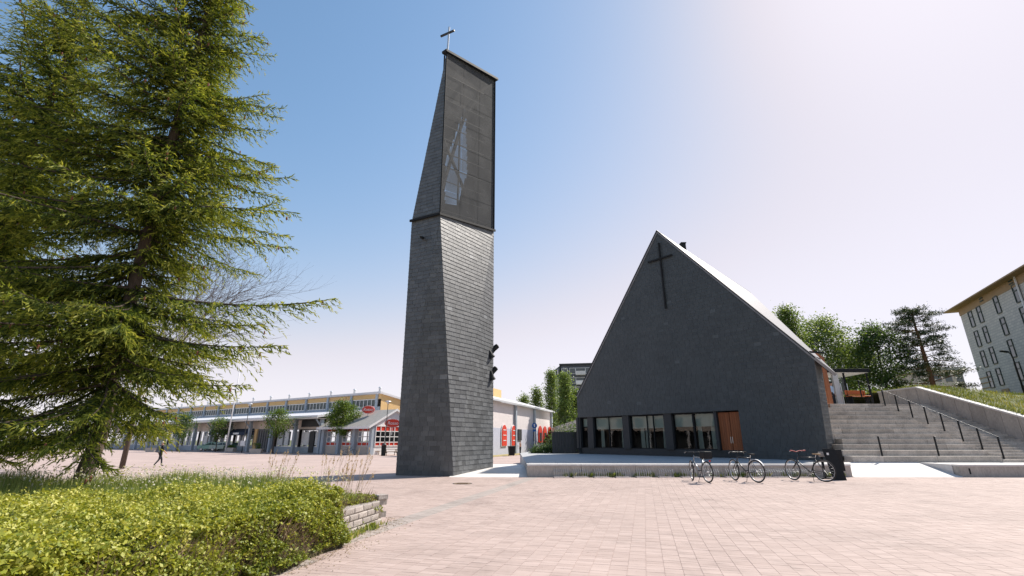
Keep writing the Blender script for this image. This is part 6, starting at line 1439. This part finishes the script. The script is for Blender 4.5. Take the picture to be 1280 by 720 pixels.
    me3 = bpy.data.meshes.new('tmp'); me3.from_pydata(xt.v, [], xt.f); bm.from_mesh(me3); bm.to_mesh(m2); bm.free(); bpy.data.meshes.remove(me3)
    bo = bpy.data.objects.new('body', m2); link(bo, r)
    hr = MB(); M = Matrix.Translation(hm + Vector((-.012, 0, .02)) * s) @ Matrix.Diagonal((.104 * s, .086 * s, .118 * s, 1)); hr.lathe([(.95, -.15), (1.02, .15), (.95, .5), (.65, .84), (.1, 1.02)], (0, 0, 0), 14, M); hr.build('hair' if hairm is None else 'cap', hairm or M_HAIR, r, smooth=True)
    ey = MB()
    for sd in (-1, 1): ey.lathe([(.004, -.008), (.011, 0), (.004, .008)], hm + Vector((.086, sd * .032, .01)) * s, 8)
    ey.build('eyes', M_HAIR, r); mo = MB(); mo.box(.082 * s, .09 * s, -.025 * s, .025 * s, -.068 * s, -.06 * s, Matrix.Translation(hm)); mo.build('mouth', mat('lip', (.35, .12, .1), .6, .05), r)
    if extra == 'backpack':
        b = MB(); b.add([Vector(v) * s for v in ((-.30, -.16, 1.0), (-.30, .16, 1.0), (-.12, .18, .98), (-.12, -.18, .98), (-.26, -.14, 1.42), (-.26, .14, 1.42), (-.13, .15, 1.48), (-.13, -.15, 1.48))], [(0, 3, 2, 1), (4, 5, 6, 7), (0, 1, 5, 4), (1, 2, 6, 5), (2, 3, 7, 6), (3, 0, 4, 7)])
        bp = b.build('backpack', mat('grey_pack', (.10, .12, .14), .8, .2), r, bevel=.04); b = MB()
        for sd in (-1, 1): b.tube([Vector(v) * s for v in ((-.14, sd * .11, 1.46), (.02, sd * .12, 1.51), (.16, sd * .12, 1.36), (.08, sd * .15, 1.1), (-.12, sd * .15, 1.05))], .018 * s, 5)
        b.build('strap', M_BLK, bp)
    return r
gA = ground(197, 583.3)
person(gA, math.radians(65), 1.72, 'walking person in dark clothes with grey backpack and pale cap', {'lkn': (.22, .10, .54), 'lan': (.30, .10, .09), 'lto': (.46, .11, .05), 'rkn': (-.06, -.10, .50), 'ran': (-.34, -.10, .13), 'rto': (-.22, -.11, .035), 'lel': (-.12, .26, 1.16), 'lwr': (.02, .28, .95), 'lhd': (.08, .27, .88), 'rel': (.04, -.26, 1.15), 'rwr': (.2, -.26, .98), 'rhd': (.27, -.25, .93)}, M_BLK, M_JEAN, 'backpack', M_CAPB)
gB = ground(650.5, 568.9)
person(gB, math.radians(200), 1.74, 'person in peach top and black trousers standing by the wheeled bin', {'lel': (.02, .27, 1.17), 'lwr': (.2, .2, 1.08), 'lhd': (.27, .16, 1.1)}, M_PEACH, M_JEAN)
pC = RT(spt(1042, 500, 37.2)); person(Vector((pC.x, pC.y, UZ)), math.radians(-60), 1.7, 'person in light blue shirt waiting at the church entrance', {}, M_LBLUE, M_JEAN)
